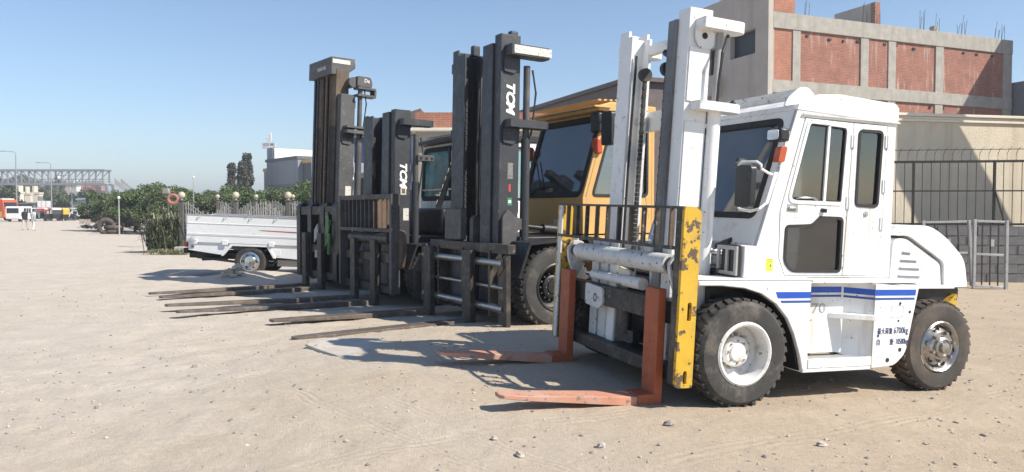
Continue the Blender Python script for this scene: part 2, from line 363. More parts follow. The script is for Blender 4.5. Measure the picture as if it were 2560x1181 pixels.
for nm, mt_, cnt, sd in (('pebbles', 'stone', 3200, 0), ('dark_pebbles', 'stone_dark', 2200, 1)):
    mb = MB()
    for i in range(cnt):
        Y = 2.9+12*rnd.random()**1.7; X = rnd.uniform(-.70, .70)*Y
        if noise.noise((X*.35, Y*.35, 4)) < rnd.uniform(-.5, .3): continue
        r = .005+.014*rnd.random()**3
        rock(mb, X, Y, ground_z(X, Y)+r*.2, r, rnd)
    o = mb.build(nm, MT[mt_], smooth=0); tag(o, 'small '+('pale' if sd == 0 else 'dark grey')+' pebbles and crumbs strewn over the earth', 'pebbles', kind='stuff')
# stones big enough to point at (column, row in the photograph -> ground)
for i, (px, py, r, lab) in enumerate([(1675,1082,.062,'grey wedge-shaped stone lying in front of the white forklift wheel'), (2062,1122,.05,'pale broken stone at the bottom right of the yard'),
        (1977,1100,.026,'small round pale stone right of the broken stone'), (232,1027,.032,'small dark stone alone on the pale ground at lower left'),
        (735,988,.03,'dark stone on open ground between the ruts'), (1505,1145,.05,'cracked pale clod near the bottom edge of the yard'), (1300,1168,.05,'pale clod at the bottom middle of the yard'),
        (482,922,.035,'flat dark chip of stone left of the concrete patch'), (625,1042,.02,'small dark stone beside the ruts'), (2120,1025,.024,'small stone behind the white forklift front wheel'), (1235,1130,.03,'flat stone near the bottom middle')]):
    Y = CAM_H*FPX/(py-525); X = (px-1280)/FPX*Y; r *= .72; mb = MB(); rock(mb, 0, 0, r*.25, r, rnd, .75)
    o = mb.build('stone', MT['stone_dark' if 'dark' in lab or 'grey' in lab else 'stone'], smooth=0); o.location = (X, Y, ground_z(X, Y)); tag(o, lab, 'stone', 'loose stones on the yard')
# broken concrete patch with its crumbled edge
Yc = 8.75; mb = MB(); pts = []
for a, bb in ((760,884),(800,866),(950,868),(1000,890),(960,925),(880,935),(835,912),(800,900)):
    y = CAM_H*FPX/(bb-525); x = (a-1280)/FPX*y; pts.append((x, y))
rp = rpoly(pts, .08, 2); zt = max(ground_z(*p) for p in rp)
mb.prism(rp, 'xy', zt-.12, zt-.012)
o = mb.build('concrete_patch', mat('old_concrete', (.47,.43,.375), .95, var=.15, scale=4, bmp=.5, bscale=50), bevel=.006); tag(o, 'worn patch of grey concrete with a broken edge in the earth', 'concrete slab')
for px, py, r in ((775,880,.05),(792,888,.045),(808,893,.035),(770,874,.03)):
    Y = CAM_H*FPX/(py-525); X = (px-1280)/FPX*Y; mb = MB(); rock(mb, 0, 0, r*.3, r, rnd, .8)
    o = mb.build('concrete_lump', MT['stone'], smooth=0); o.location = (X, Y, ground_z(X, Y)); tag(o, 'crumbled lump at the broken edge of the concrete patch', 'rubble', 'lumps at the concrete edge')
# rubble heap by the pick-up wheel
for k, (px, py, r) in enumerate([(590,668,.13),(575,680,.12),(602,690,.07),(560,684,.06),(612,694,.05),(585,690,.08)]):
    Y = 16.6; X, Y2, Z = at(px, Y, py); mb = MB(); rock(mb, 0, 0, 0, r, rnd, .8)
    o = mb.build('rubble_block', MT['stone'], smooth=0); o.location = (X, Y-.15*k/6, max(ground_z(X, Y-.15*k/6)+r*.3, min(Z, .28))); tag(o, 'pale block of rubble heaped beside the pick-up rear wheel', 'rubble', 'rubble heap by the pick-up')
# ------------------------------------------------------------------ shared machine parts
def wheel(parent, x, y, r, w, side, style, tyre_mat='tyre', lugs=34, rim_r=.50, rim_mat='rim_white'):
    """y is the outer face; side=+1 faces +y"""
    s = side; c = (x, y, r); ax = (0, s, 0); pr_ = parent; parent = empty('wheel'); parent.parent = pr_
    ir = r*rim_r
    prof = [(ir, -.02), (ir+.012, 0), (r*.72, .012), (r*.90, .004), (r*.965, -.022), (r*.985, -.05), (r*.985, -w+.05), (r*.965, -w+.022), (r*.90, -w), (ir, -w+.01)]
    mb = MB().lathe(prof, c, ax, 56)
    for k in range(lugs):                                     # tread blocks: two staggered rows
        for row in (0, 1):
            a = 2*pi*(k+.5*row)/lugs; h = -(.018+w*.24) if row == 0 else -(w-.018-w*.24)
            M = Matrix.Translation(c) @ Vector(ax).to_track_quat('Z', 'Y').to_matrix().to_4x4() @ Matrix.Rotation(a, 4, 'Z') @ Matrix.Translation((r*.985, 0, h)) @ Matrix.Rotation(.35 if row else -.35, 4, 'X')
            mb.boxm(M, .026*r/.42, 2*pi*r/lugs*.60, w*.46)
    ty = mb.build('tyre', MT[tyre_mat], parent, smooth=28)
    wm = MB()
    if style == 'dish':                                       # deep white dish with bolted hub
        wm.lathe([(ir+.012, .004), (ir-.004, .014), (ir-.022, .006), (ir-.03, -.03), (ir*.86, -.14), (ir*.62, -.175), (ir*.45, -.175), (.002, -.175)], c, ax, 40)
        rim = wm.build('rim', MT[rim_mat], parent)
        hub = MB().lathe([(ir*.50, -.176), (ir*.50, -.10), (ir*.44, -.088), (ir*.30, -.088), (ir*.28, -.075), (.002, -.072)], c, ax, 28).build('hub', MT[rim_mat], parent)
        b = MB(); q = Vector(ax).to_track_quat('Z', 'Y')
        for k in range(14):
            p = Vector(c)+q @ Vector((cos(k*2*pi/14)*ir*.56, sin(k*2*pi/14)*ir*.56, -.172)); b.cyl(p, p+Vector(ax)*.05, .012, n=6)
        for k in range(8):
            p = Vector(c)+q @ Vector((cos(k*2*pi/8)*ir*.37, sin(k*2*pi/8)*ir*.37, -.09)); b.cyl(p, p+Vector(ax)*.012, .009, n=6)
        tag(b.build('wheel_nuts', MT['hubmetal'], parent, smooth=0), kind='stuff')
    else:                                                     # steel disc with hand holes and a proud hub
        wm.lathe([(ir+.006, .0), (ir-.006, .012), (ir-.03, -.008), (ir-.05, -.06), (ir*.78, -.035), (ir*.60, .012), (ir*.42, .015), (ir*.40, .0)], c, ax, 40)
        wm.build('rim', MT['hubmetal'], parent)
        MB().lathe([(ir*.42, -.02), (ir*.40, .035), (ir*.33, .045), (ir*.30, .03), (ir*.22, .03), (ir*.20, .06), (.002, .065)], c, ax, 28).build('hub', MT['hubmetal'], parent)
        b = MB(); h = MB(); q = Vector(ax).to_track_quat('Z', 'Y')
        for k in range(6):
            a = k*2*pi/6+.3; p = Vector(c)+q @ Vector((cos(a)*ir*.56, sin(a)*ir*.56, .0)); b.cyl(p, p+Vector(ax)*.045, .017, n=6)
            a += .52; p = Vector(c)+q @ Vector((cos(a)*ir*.70, sin(a)*ir*.70, -.03)); h.lathe([(.026, .030), (.022, .022), (.001, .018)], p, ax, 10)
        tag(b.build('wheel_nuts', MT['hubmetal'], parent, smooth=0), kind='stuff'); tag(h.build('hand_holes', MT['gap'], parent), kind='stuff')
    return ty
def channel(x0, x1, half, web=.03, fl=.11, s=1):
    """C section, web outermost, open towards the middle"""
    p = [(x0, half), (x1, half), (x1, half-fl), (x1-.028, half-fl), (x1-.028, half-web), (x0+.028, half-web), (x0+.028, half-fl), (x0, half-fl)]
    return [(x, y*s) for x, y in p]
def ear(x_front, x_back, y0, y1, s=1, r=.06):
    p = rpoly([(x_front, y0), (x_front, y1), (x_back, y1), (x_back, y0)], [.005, .02, r, r], 5)
    return [(x, y*s) for x, y in p]
def chain(parent, x, y, z0, z1, M=None, m='dark', w=.045):
    mb = MB(M); z = z0; k = 0
    while z < z1:
        ww = w if k % 2 else w*.72
        mb.box(x-.014, x+.014, y-ww/2, y+ww/2, z, z+.036); z += .040; k += 1
    return mb.build('lift_chain', MT[m], parent, smooth=0)
def fork(parent, y0, y1, L, m_shank, m_blade, x0=.0, tz=0., h=.9, M=None, th=.065, bx=None):
    pr_ = parent; parent = empty('fork'); parent.parent = pr_
    mb = MB(M); yc = (y0+y1)/2; hw = abs(y1-y0)/2
    bx = x0+th if bx is None else bx
    mb.loft([(x0, y0, y1, .0, th), (x0+.02, y0, y1, -.012, th+.004), (bx, y0, y1, -.012, th)])
    mb.box(x0, x0+th, y0+.001, y1-.001, th*.9, h)
    a = mb.build('shank', MT[m_shank], parent, bevel=.008)
    mb = MB(M); secs = []
    for k in range(9):
        u = k/8; x = bx+.002+(L-bx)*u; w = hw*(1-.02*u) if k < 7 else hw*(.86 if k == 7 else .42)
        t_ = th*(1-.62*u); zb = -.012+tz*u
        secs.append((x, yc-w, yc+w, zb, zb+t_))
    secs.insert(8, (L-.03, yc-hw*.72, yc+hw*.72, secs[-1][3], secs[-1][4]))
    b = mb.loft(secs).build('blade', MT[m_blade], parent, bevel=.005)
    return a, b

# ------------------------------------------------------------------ white forklift in front
def white_forklift():
    root = empty('forklift', FL1_LOC, rot=FL1_ROT)
    tag(root, 'white cabbed forklift with blue side stripes, yellow-edged load guard and orange forks', 'forklift', 'forklifts parked in a row')
    wh = MT['white']
    # wheels
    for s in (1, -1):
        wheel(root, 0, 1.15*s, .42, .28, s, 'dish', 'tyre', rim_r=.575)
        wheel(root, -2.16, 1.08*s, .40, .24, s, 'disc', 'tyre_brown', rim_r=.56)
    MB().cyl((0,-.9,.42), (0,.9,.42), .11).build('front_axle', MT['black'], root)
    MB().cyl((-2.16,-.9,.40), (-2.16,.9,.40), .09).build('rear_axle', MT['black'], root)
    MB().box(-2.3, .25, -.62, .62, .30, .90).box(-2.05, .12, -.80, .80, .62, .93).build('chassis', MT['black'], root, bevel=.02)
    for s in (1, -1):
        # front wing: outer skirt with the wheel arch, top plate
        sk = [(.42,.985),(.42,.945),(.20,.945),(-.02,.925),(-.17,.885),(-.32,.80),(-.44,.68),(-.52,.54),(-.575,.40),(-.615,.25),(-.665,.235),(-.665,.985)]
        MB().prism(sk, 'xz', 1.06*s, 1.10*s).build('front_wing', wh, root, bevel=.008)
        MB().prism([(.20,.935),(-.02,.915),(-.17,.875),(-.32,.79),(-.44,.67),(-.52,.53),(-.60,.25),(-.63,.25),(-.55,.55),(-.46,.70),(-.33,.83),(-.17,.915),(-.02,.945),(.20,.96)], 'xz', .80*s, 1.058*s).build('wheel_arch', MT['black'], root)
        MB().box(-.70, .43, .84*s, 1.102*s, .988, 1.004).build('wing_top', wh, root, bevel=.004)
        # recessed boarding panel
        MB().prism([(-.667,.36),(-1.30,.36),(-1.30,.985),(-.667,.985)], 'xz', .90*s, .94*s).build('side_panel', wh, root, bevel=.003)
        MB().box(-1.345, -.62, .86*s, 1.10*s, .235, .265).box(-1.345, -.668, 1.085*s, 1.104*s, .266, .345).build('step', wh, root, bevel=.006)
        MB().box(-1.33, -.67, .88*s, 1.082*s, .266, .335).build('step_tread', MT['grey'], root)
        # tank with slanted front
        pl = [(-1.13,.945*s),(-1.345,1.105*s),(-1.80,1.105*s),(-1.80,.70*s),(-1.13,.70*s)]
        tk = rpoly([(-1.345,.25),(-1.60,.262),(-1.72,.36),(-1.835,.93),(-1.345,.965)], [.005,.05,.06,.01,.01], 3)
        MB().prism(tk, 'xz', .66*s, 1.105*s).build('tank', wh, root, bevel=.008)
        MB().add([(-1.12,.90*s,.36),(-1.343,1.10*s,.27),(-1.343,.70*s,.27),(-1.12,.70*s,.36),(-1.12,.90*s,.975),(-1.343,1.10*s,.963),(-1.343,.70*s,.963),(-1.12,.70*s,.975)],
                 [(0,1,5,4),(1,2,6,5),(2,3,7,6),(3,0,4,7),(4,5,6,7),(3,2,1,0)]).build('tank_front', wh, root, bevel=.004)
        MB().add([(-.98,.942*s,.66),(-1.40,1.11*s,.64),(-1.22,1.11*s,.645),(-1.16,.92*s,.66),(-.98,.942*s,.70),(-1.40,1.11*s,.685),(-1.22,1.11*s,.69),(-1.16,.92*s,.70)],
                 [(0,1,2,3),(7,6,5,4),(0,4,5,1),(1,5,6,2),(2,6,7,3),(3,7,4,0)])
        MB().prism([(-1.00,.943),(-1.14,.943),(-1.352,1.107),(-1.352,1.15),(-1.30,1.15)], lambda u, v, w: (u, v*s, w), .655, .70).build('upper_step', wh, root, bevel=.004)
        MB().box(-1.85, -.30, .80*s, 1.09*s, .966, .985).build('deck_edge', wh, root, bevel=.004)
        # stripes
        for z0, z1, mm in ((.865, .915, 'blue'), (.828, .846, 'blue_thin')):
            zo = -.018
            MB().prism([(-.335 if z1 > .9 else -.372, z0+zo), (-.395 if z0 > .85 else -.385, z0+zo-.001), (-.664, z0+zo), (-.664, z1+zo), (-.31 if z1 > .9 else -.36, z1+zo)], 'xz', 1.100*s, 1.1025*s).build('stripe', MT[mm], root)
            MB().box(-1.135, -.668, .94*s, .943*s, z0+.006, z1+.006).build('stripe', MT[mm], root)
            MB().add([(-1.122,.9045*s,z0+.004),(-1.343,1.1035*s,z0-.002),(-1.343,1.1035*s,z1-.002),(-1.122,.9045*s,z1+.004)], [(0,1,2,3)]).build('stripe', MT[mm], root)
            MB().box(-1.80 if z1 > .9 else -1.79, -1.347, 1.105*s, 1.1075*s, z0-.002, z1-.002).build('stripe', MT[mm], root)
    # lettering on the near side
    text_mesh('model_number', '70', .115, MT['grey'], root, side_M(-.90, .9415, .735), sx=1.35)
    text_mesh('model_number_fill', '70', .105, MT['white'], root, side_M(-.90, .9430, .7355), sx=1.33, bold=-.004)
    text_mesh('load_lettering', '最大荷重', .060, MT['navy'], root, side_M(-1.475, 1.1065, .555), sx=.72)
    text_mesh('load_lettering', '6700kg', .078, MT['navy'], root, side_M(-1.655, 1.1065, .560), sx=.72)
    text_mesh('weight_lettering', '自', .060, MT['navy'], root, side_M(-1.405, 1.1065, .462), sx=.8)
    text_mesh('weight_lettering', '重', .060, MT['navy'], root, side_M(-1.555, 1.1065, .462), sx=.8)
    text_mesh('weight_lettering', '10580kg', .070, MT['navy'], root, side_M(-1.67, 1.1065, .465), sx=.60)
    for x, z, r in ((-1.63,.795,.012),(-1.745,.72,.013),(-1.62,.645,.010),(-1.40,.52,.012),(-1.655,.395,.018),(-1.52,.31,.02)):
        MB().cyl((x,1.10,z),(x,1.108,z),r,n=10).build('bolt_hole', MT['gap'], root)
    MB().prism(rpoly([(-1.53,.67),(-1.67,.67),(-1.67,.775),(-1.53,.775)],.02,3), 'xz', 1.1055, 1.1065, [rpoly([(-1.534,.674),(-1.666,.674),(-1.666,.771),(-1.534,.771)],.018,3)]).build('cover_seam', MT['grey'], root)
    MB().prism([(-.675,.668),(-.79,.668),(-.79,.683),(-.845,.652),(-.79,.640),(-.675,.640)], 'xz', .94, .952).build('arrow_plate', MT['white'], root, bevel=.002)
    text_mesh('arrow_lettering', 'TEIL', .030, MT['grey'], root, side_M(-.745, .9525, .654), sx=1.1)
    # ---- cab
    Y = .85; T = .045
    side = [(-.30,.99),(-.30,1.24),(-.655,2.40),(-1.745,2.36),(-1.765,.99)]
    fr_open = [(-.53,1.155),(-.52,1.545),(-.735,2.335),(-1.65,2.335),(-1.645,1.37),(-1.515,1.005),(-.60,1.005)]
    door = [(-.535,1.155),(-.527,1.545),(-.74,2.328),(-1.255,2.325),(-1.213,1.010),(-.603,1.010)]
    rdoor = [(-1.265,2.325),(-1.640,2.328),(-1.637,1.372),(-1.510,1.010),(-1.223,1.010)]
    win = rpoly([(-.60,1.625),(-.775,2.305),(-1.20,2.29),(-1.175,1.625)], [.07,.04,.05,.03], 4)
    low = rpoly([(-.59,1.42),(-.86,1.435),(-.94,1.505),(-1.19,1.505),(-1.19,1.04),(-.66,1.04),(-.585,1.12)], [.03,.03,.02,.04,.04,.05,.05], 4)
    rwin = rpoly([(-1.325,2.27),(-1.59,2.275),(-1.575,1.615),(-1.325,1.615)], .045, 4)
    for s in (1, -1):
        MB().prism(side, 'xz', (Y-T)*s, Y*s, [fr_open]).build('cab_side', wh, root, bevel=.006)
        MB().prism(shrink(fr_open, -.004), 'xz', (Y-T+.002)*s, (Y-T+.006)*s, [win, low, rwin]).build('door_rebate', MT['gap'], root)
        d = MB().prism(door, 'xz', (Y-.03)*s, (Y+.004)*s, [win, low]).build('door', wh, root, bevel=.004)
        MB().prism(rdoor, 'xz', (Y-.03)*s, (Y+.004)*s, [rwin]).build('rear_side_panel', wh, root, bevel=.004)
        for poly, nm in ((win, 'sash_window'), (low, 'lower_window'), (rwin, 'quarter_window')):
            g = MB().prism(poly, 'xz', (Y-.018)*s, (Y-.012)*s).build(nm, MT['glass'], root, smooth=0)
            outer = shrink(poly, -.016 if nm == 'sash_window' else -.010); inner = shrink(poly, .016)
            MB().prism(outer, 'xz', (Y-.01)*s, (Y+.012)*s, [inner]).build('seal', wh if nm == 'sash_window' else MT['rubber'], g, bevel=.003)
            if nm == 'sash_window':
                MB().prism(shrink(poly, .014), 'xz', (Y-.011)*s, (Y+.004)*s, [shrink(poly, .028)]).build('rubber_seal', MT['rubber'], g)
                MB().prism([(-.965,1.635),(-.982,2.29),(-1.008,2.29),(-.992,1.635)], 'xz', (Y-.01)*s, (Y+.008)*s).build('sash_bar', wh, g, bevel=.002)
                MB().tube([(-.68,(Y+.004)*s,1.655),(-.70,(Y+.016)*s,1.66),(-.85,(Y+.016)*s,1.665),(-.90,(Y+.004)*s,1.645)], .010).build('sash_handle', MT['chrome'], g)
        MB().box(-.705,-.585,(Y)*s,(Y+.006)*s,1.535,1.605).build('door_latch_plate', MT['grey'], d, bevel=.004)
        MB().box(-.69,-.60,(Y+.006)*s,(Y+.022)*s,1.565,1.580).build('door_handle', MT['chrome'], d, bevel=.004)
        MB().cyl((-.955,(Y)*s,1.565),(-.985,(Y+.035)*s,1.56),.018,n=10).build('lock_knob', MT['ink'], d)
        MB().lathe([(.026,0),(.026,.01),(.012,.014),(.012,.022),(.001,.022)], (-1.445,Y*s,1.548), (0,s,0), 14).build('lock', MT['chrome'], root)
        for x, z in ((-1.26,2.17),(-1.24,1.64),(-1.222,1.14),(-1.645,2.19),(-1.64,1.80),(-1.635,1.47)):
            MB().box(x-.022, x+.022, (Y+.004)*s, (Y+.014)*s, z-.055, z+.055).cyl((x,(Y+.014)*s,z-.055),(x,(Y+.014)*s,z+.055),.008,n=8).build('hinge', wh, root)
    # lower front, windscreen frame, rear wall
    sl = lambda u, v, w: (-.30-.355*v/1.215-w*.95, u, 1.24+1.16*v/1.215-w*.29)   # u across, v up the slope, w inwards
    ws = rpoly([(-.70,.27),(-.70,1.12),(.70,1.12),(.70,.27)], .07, 5)
    MB().prism([(-.848,.0),(-.848,1.213),(.848,1.213),(.848,.0)], sl, 0, .04, [ws]).build('windscreen_frame', wh, root, bevel=.004)
    g = MB().prism(ws, sl, .012, .018).build('windscreen', MT['glass_ws'], root, smooth=0)
    MB().prism(shrink(ws, -.03), sl, -.010, .012, [shrink(ws, .025)]).build('seal', MT['rubber'], g, bevel=.004)
    MB().box(-.344,-.302,-.80,.80,.992,1.243).box(-.36,-.296,-.79,.79,1.236,1.262).build('cab_front', MT['white_old'], root, bevel=.004)
    rw = rpoly([(-.70,1.45),(-.70,2.25),(.70,2.25),(.70,1.45)], .08, 4)
    MB().prism([(-.803,.99),(-.803,2.36),(.803,2.36),(.803,.99)], 'yz', -1.765, -1.725, [rw]).build('cab_rear', wh, root, bevel=.004)
    MB().prism(rw, 'yz', -1.748, -1.742).build('rear_window', MT['glass'], root, smooth=0)
    # roof
    rf = [(-.64,2.395),(-.66,2.44),(-.86,2.535),(-1.10,2.555),(-1.72,2.528),(-1.765,2.49),(-1.762,2.36),(-1.735,2.358)]
    MB().prism(rf, 'xz', -.857, .857).build('roof', wh, root, bevel=.022, seg=3)
    [MB().box(-1.77,-.70,a,a+.014,2.355,2.368).build('rain_gutter', MT['white_old'], root) for a in (.858,-.872)]
    for k in range(5):
        MB().bar((-.60-.035*k, -.78, 2.475+.026*k), (-.60-.035*k, .76, 2.475+.026*k), .012, .016).build('guard_bar', MT['white_old'], root)
    for y in (-.79, .77):
        MB().prism(rpoly([(-.56,2.42),(-.60,2.50),(-.72,2.595),(-.80,2.60),(-.88,2.54),(-.66,2.44)],.03,3), 'xz', y, y+.02).build('guard_bracket', wh, root, bevel=.004)
    # inside
    MB().box(-1.70,-.36,-.79,.79,.99,1.02).box(-1.70,-.42,-.60,.60,1.02,1.06).build('cab_floor', MT['interior'], root)
    st = MB().prism(rpoly([(-.95,1.18),(-.95,1.30),(-1.38,1.27),(-1.45,1.85),(-1.56,1.85),(-1.55,1.18)],.05,4), 'xz', -.22, .34).build('seat', MT['seat'], root, bevel=.04, seg=3)
    MB().box(-1.5,-.98,-.18,.30,1.04,1.18).build('seat_box', MT['interior'], root)
    MB().box(-.70,-.45,-.78,.78,1.20,1.45).build('dashboard', MT['interior'], root, bevel=.03)
    c = Vector((-.80,.05,1.56)); ax = Vector((-.45,0,.9)).normalized(); q = ax.to_track_quat('Z','Y')
    sw = MB().tube([c+q @ Vector((cos(a*pi/12)*.19, sin(a*pi/12)*.19, 0)) for a in range(25)], .015, 6)
    for a in (0, 2.1, 4.2): sw.bar(c, c+q @ Vector((cos(a)*.18, sin(a)*.18, 0)), .02, .015)
    sw.cyl(c, c-ax*.32, .025).build('steering_wheel', MT['ink'], root)
    for y in (.35, .43, .51): MB().cyl((-.74,y,1.45),(-.78,y,1.66),.008).sphere((-.78,y,1.67),.02,8,6).build('lever', MT['ink'], root)
    # ---- counterweight and hood
    hood = rpoly([(-1.775,.965),(-1.79,1.335),(-1.93,1.352),(-2.375,1.125),(-2.405,.905)], [.01,.06,.08,.05,.02], 4)
    MB().prism(hood, 'xz', -.85, .85).build('engine_hood', wh, root, bevel=.05, seg=4)
    shell = rpoly([(-1.80,1.368),(-2.05,1.47),(-2.22,1.46),(-2.42,1.36),(-2.66,1.17),(-2.72,.91),(-2.425,.905),(-2.40,1.14),(-1.95,1.375)], [.01,.05,.08,.10,.09,.02,.01,.04,.06], 4)
    MB().prism(shell, 'xz', -.87, .87).build('counterweight', wh, root, bevel=.045, seg=4)
    MB().prism(rpoly([(-2.20,.42),(-2.66,.50),(-2.70,.895),(-1.90,.895)],.04,3), 'xz', -.80, .80).build('rear_ballast', MT['black'], root, bevel=.02)
    MB().prism([(-2.665,.93),(-2.728,.93),(-2.68,1.16),(-2.64,1.18)], 'xz', -.80, .80).build('rear_trim', MT['yellow_worn'], root)
    MB().prism([(-2.40,.70),(-2.60,.84),(-2.62,.68)], 'xz', .50, .86).build('rear_bracket', MT['yellow_worn'], root)
    MB().prism(rpoly([(-1.79,.975),(-1.90,1.29),(-1.96,1.30),(-2.17,1.18),(-2.17,.975)],.02,2), 'xz', .845, .853).build('louvre_panel', MT['white'], root, bevel=.003)
    for k, (xa, xb, z) in enumerate(((-1.90,-2.00,1.225),(-1.885,-2.08,1.155),(-1.875,-2.12,1.085),(-1.865,-2.13,1.015))):
        MB().prism([(xa,z),(xb,z-.006),(xb,z-.032),(xa,z-.026)], 'xz', .853, .856).build('louvre_slot', MT['seat'], root)
        MB().prism([(xa,z+.008),(xb,z+.002),(xb,z-.008),(xa,z-.002)], lambda u,v,w: (u, .856+w, v), 0, .016).build('louvre_blade', wh, root, bevel=.002)
    MB().box(-2.42,-1.30,.80,.98,.905,.928).build('side_shelf', wh, root, bevel=.004)
    MB().box(-1.95,-1.82,.20,.60,1.36,1.47).build('filler_box', MT['white'], root, bevel=.02)
    MB().tube([(-1.765,.70,1.40),(-1.81,.74,1.42),(-1.82,.76,1.75),(-1.79,.76,1.82),(-1.765,.72,1.83)], .012).build('grab_rail', wh, root)
    # ---- mirrors and lamps
    MB().prism(rpoly([(.86,1.56),(.86,1.895),(1.01,1.895),(1.01,1.56)],.04,4), lambda u,v,w: (-.10+w-.25*(u-.86), u, v), 0, .05).build('mirror', MT['mirror'], root, bevel=.015)
    MB().tube([(-.12,.835,1.545),(-.10,.83,1.60),(-.10,.832,1.90),(-.11,.85,1.925),(-.15,.99,1.925),(-.17,1.02,1.90),(-.17,1.02,1.87),(-.26,1.00,1.84),(-.40,.875,1.84)], .011).build('mirror_bracket', wh, root)
    MB().tube([(-.12,.835,1.545),(-.14,.95,1.53),(-.18,1.01,1.55),(-.25,1.0,1.60),(-.36,.875,1.60)], .011).build('mirror_bracket', wh, root)
    MB().prism([(-.33,1.60),(-.365,1.60),(-.45,1.86),(-.41,1.86)], 'xz', .865, .895).build('mirror_mount', wh, root, bevel=.003)
    MB().prism([(.86,2.10),(.86,2.21),(1.02,2.21),(1.02,2.10)], lambda u,v,w: (-.34-w*.1, u, v), 0, 1.0).build('work_lamp', MT['black'], root, bevel=.02)
    MB().prism(rpoly([(.875,2.115),(.875,2.195),(1.005,2.195),(1.005,2.115)],.02,3), lambda u,v,w: (-.338+w, u, v), 0, .006).build('lamp_lens', MT['lens'], root)
    MB().prism(rpoly([(-.41,1.94),(-.435,2.07),(-.50,2.07),(-.475,1.94)],.02,3), 'xz', .86, .93).build('turn_lamp', MT['amber'], root, bevel=.015)
    MB().bar((-.46,.90,1.90),(-.52,.90,2.20),.02,.02).build('lamp_stay', wh, root)
    MB().box(-.46,-.36,.0,.62,1.30,1.42).cyl((-.33,.30,1.20),(-.33,.52,1.26),.05).build('hose_cluster', MT['black'], root, bevel=.02)
    # box and tilt ram on the wing
    MB().box(-.16,-.02,.86,1.06,1.006,1.255).build('valve_box', wh, root, bevel=.008)
    MB().prism([(.70+.10,1.02),(.70+.10,1.25),(1.05,1.25),(1.05,1.02)], 'yz', .03, .05, [[(.83,1.05),(.83,1.22),(.91,1.22),(.91,1.05)],[(.94,1.05),(.94,1.22),(1.02,1.22),(1.02,1.05)]]).build('guard_frame', MT['grey'], root, bevel=.003)
    MB().box(.00,.03,.84,1.04,1.01,1.26).build('guard_back', MT['black'], root)
    for y in (.66, -.66): MB().cyl((.12,y,1.20),(-.30,y,1.16),.032).cyl((-.20,y,1.17),(-.5,y,1.14),.055).build('tilt_ram', MT['chrome'], root)
    MB().box(-.32,.05,.35,.84,.99,1.06).build('front_deck', MT['black'], root)
    sk = MB().prism([(-.405,1.04),(-.475,1.04),(-.475,1.145),(-.405,1.145)], 'xz', .851, .8535).build('safety_sticker', MT['yellowsticker'], root)
    MB().box(-.462,-.440,.8535,.8545,1.085,1.092).box(-.4545,-.4475,.8536,.8546,1.075,1.102).build('green_cross', MT['greensign'], sk)
    mb = MB()
    for k in range(6): mb.box(-.470,-.410-.006*(k%3),.8535,.8543,1.135-.015*k,1.138-.015*k) if k not in (2,3) else mb.box(-.436,-.410,.8535,.8543,1.135-.015*k,1.138-.015*k)
    mb.build('sticker_print', MT['ink'], sk)
    # ---- mast (leans back a little)
    Mt = Matrix.Translation((0,.13,0)) @ Matrix.Diagonal((1,.815,1,1)) @ Matrix.Translation((.44,0,.2)) @ Matrix.Rotation(R(-1.5), 4, 'Y') @ Matrix.Translation((-.34,0,-.2))
    mw = MT['mast_white']
    for s in (1, -1):
        MB(Mt).prism(channel(.10,.32,.70,.03,.20,s), 'xy', .16, 3.15).build('outer_mast_channel', mw, root, bevel=.006)
        MB(Mt).prism(channel(.135,.345,.515,.03,.15,s), 'xy', .20, 3.08).build('inner_mast_channel', MT['grease'] if s > 0 else mw, root, bevel=.006)
        MB(Mt).prism([(.12,.702*s),(.305,.702*s),(.305,.712*s),(.12,.712*s)], 'xy', 2.40, 2.84).build('mast_side_plate', mw, root, bevel=.003)
        MB(Mt).prism([(.12,.702*s),(.305,.702*s),(.305,.712*s),(.12,.712*s)], 'xy', .9, 2.24).build('mast_side_plate', mw, root, bevel=.003)
        for z0, z1, xb in ((2.975,3.06,-.15),(2.33,2.40,-.16)):
            MB(Mt).prism(ear(.26, xb, .66, .86, s, .09), 'xy', z0, z1).build('mast_bracket', mw, root, bevel=.006)
        MB(Mt).prism(rpoly([(.09,2.86),(.09,3.0),(.27,3.0),(.27,2.90),(.22,2.83),(.12,2.83)],.03,3), 'xz', .713*s, .735*s).build('bracket_gusset', mw, root, bevel=.004)
        MB(Mt).cyl((.185,.734*s,2.93),(.185,.740*s,2.93),.026,n=12).build('gusset_hole', MT['gap'], root)
        MB(Mt).cyl((.035,.72*s,.55),(.035,.72*s,2.33),.058,n=18).build('lift_cylinder', MT['white'], root)
        MB(Mt).cyl((.035,.72*s,2.40),(.035,.72*s,2.975),.030).build('cylinder_rod', MT['grey'], root)
        MB(Mt).tube([(.0,.80*s,2.95),(.06,.83*s,2.80),(.07,.82*s,2.55),(.06,.80*s,2.41)], .014).build('hose', MT['ink'], root)
        MB(Mt).cyl((-.09,.77*s,2.42),(-.16,.77*s,2.36),.03).build('fitting', MT['black'], root)
        chain(root, .255, .22*s, .95, 2.70, Mt)
        MB(Mt).cyl((.255,.22*s-.03,2.72),(.255,.22*s+.03,2.72),.06,n=16).build('chain_pulley', MT['dark'], root)
        MB(Mt).tube([(.30,.34*s,2.9),(.31,.34*s,2.0),(.30,.35*s,.95)], .013).build('hose', MT['ink'], root)
    MB(Mt).box(.10,.16,-.56,.56,2.93,3.02).build('mast_crossbeam', mw, root, bevel=.006)
    MB(Mt).box(.06,.11,-.66,.66,2.24,2.42).build('mast_crossbeam', mw, root, bevel=.006)
    MB(Mt).box(.06,.11,-.66,.66,1.05,1.20).build('mast_crossbeam', mw, root, bevel=.006)
    MB(Mt).box(.06,.30,-.66,.66,.16,.28).build('mast_crossbeam', MT['dark'], root, bevel=.006)
    MB(Mt).cyl((.22,.10,2.88),(.22,.30,2.80),.03).cyl((.22,.27,2.2),(.22,.27,2.8),.018).build('hose_guide', MT['black'], root)
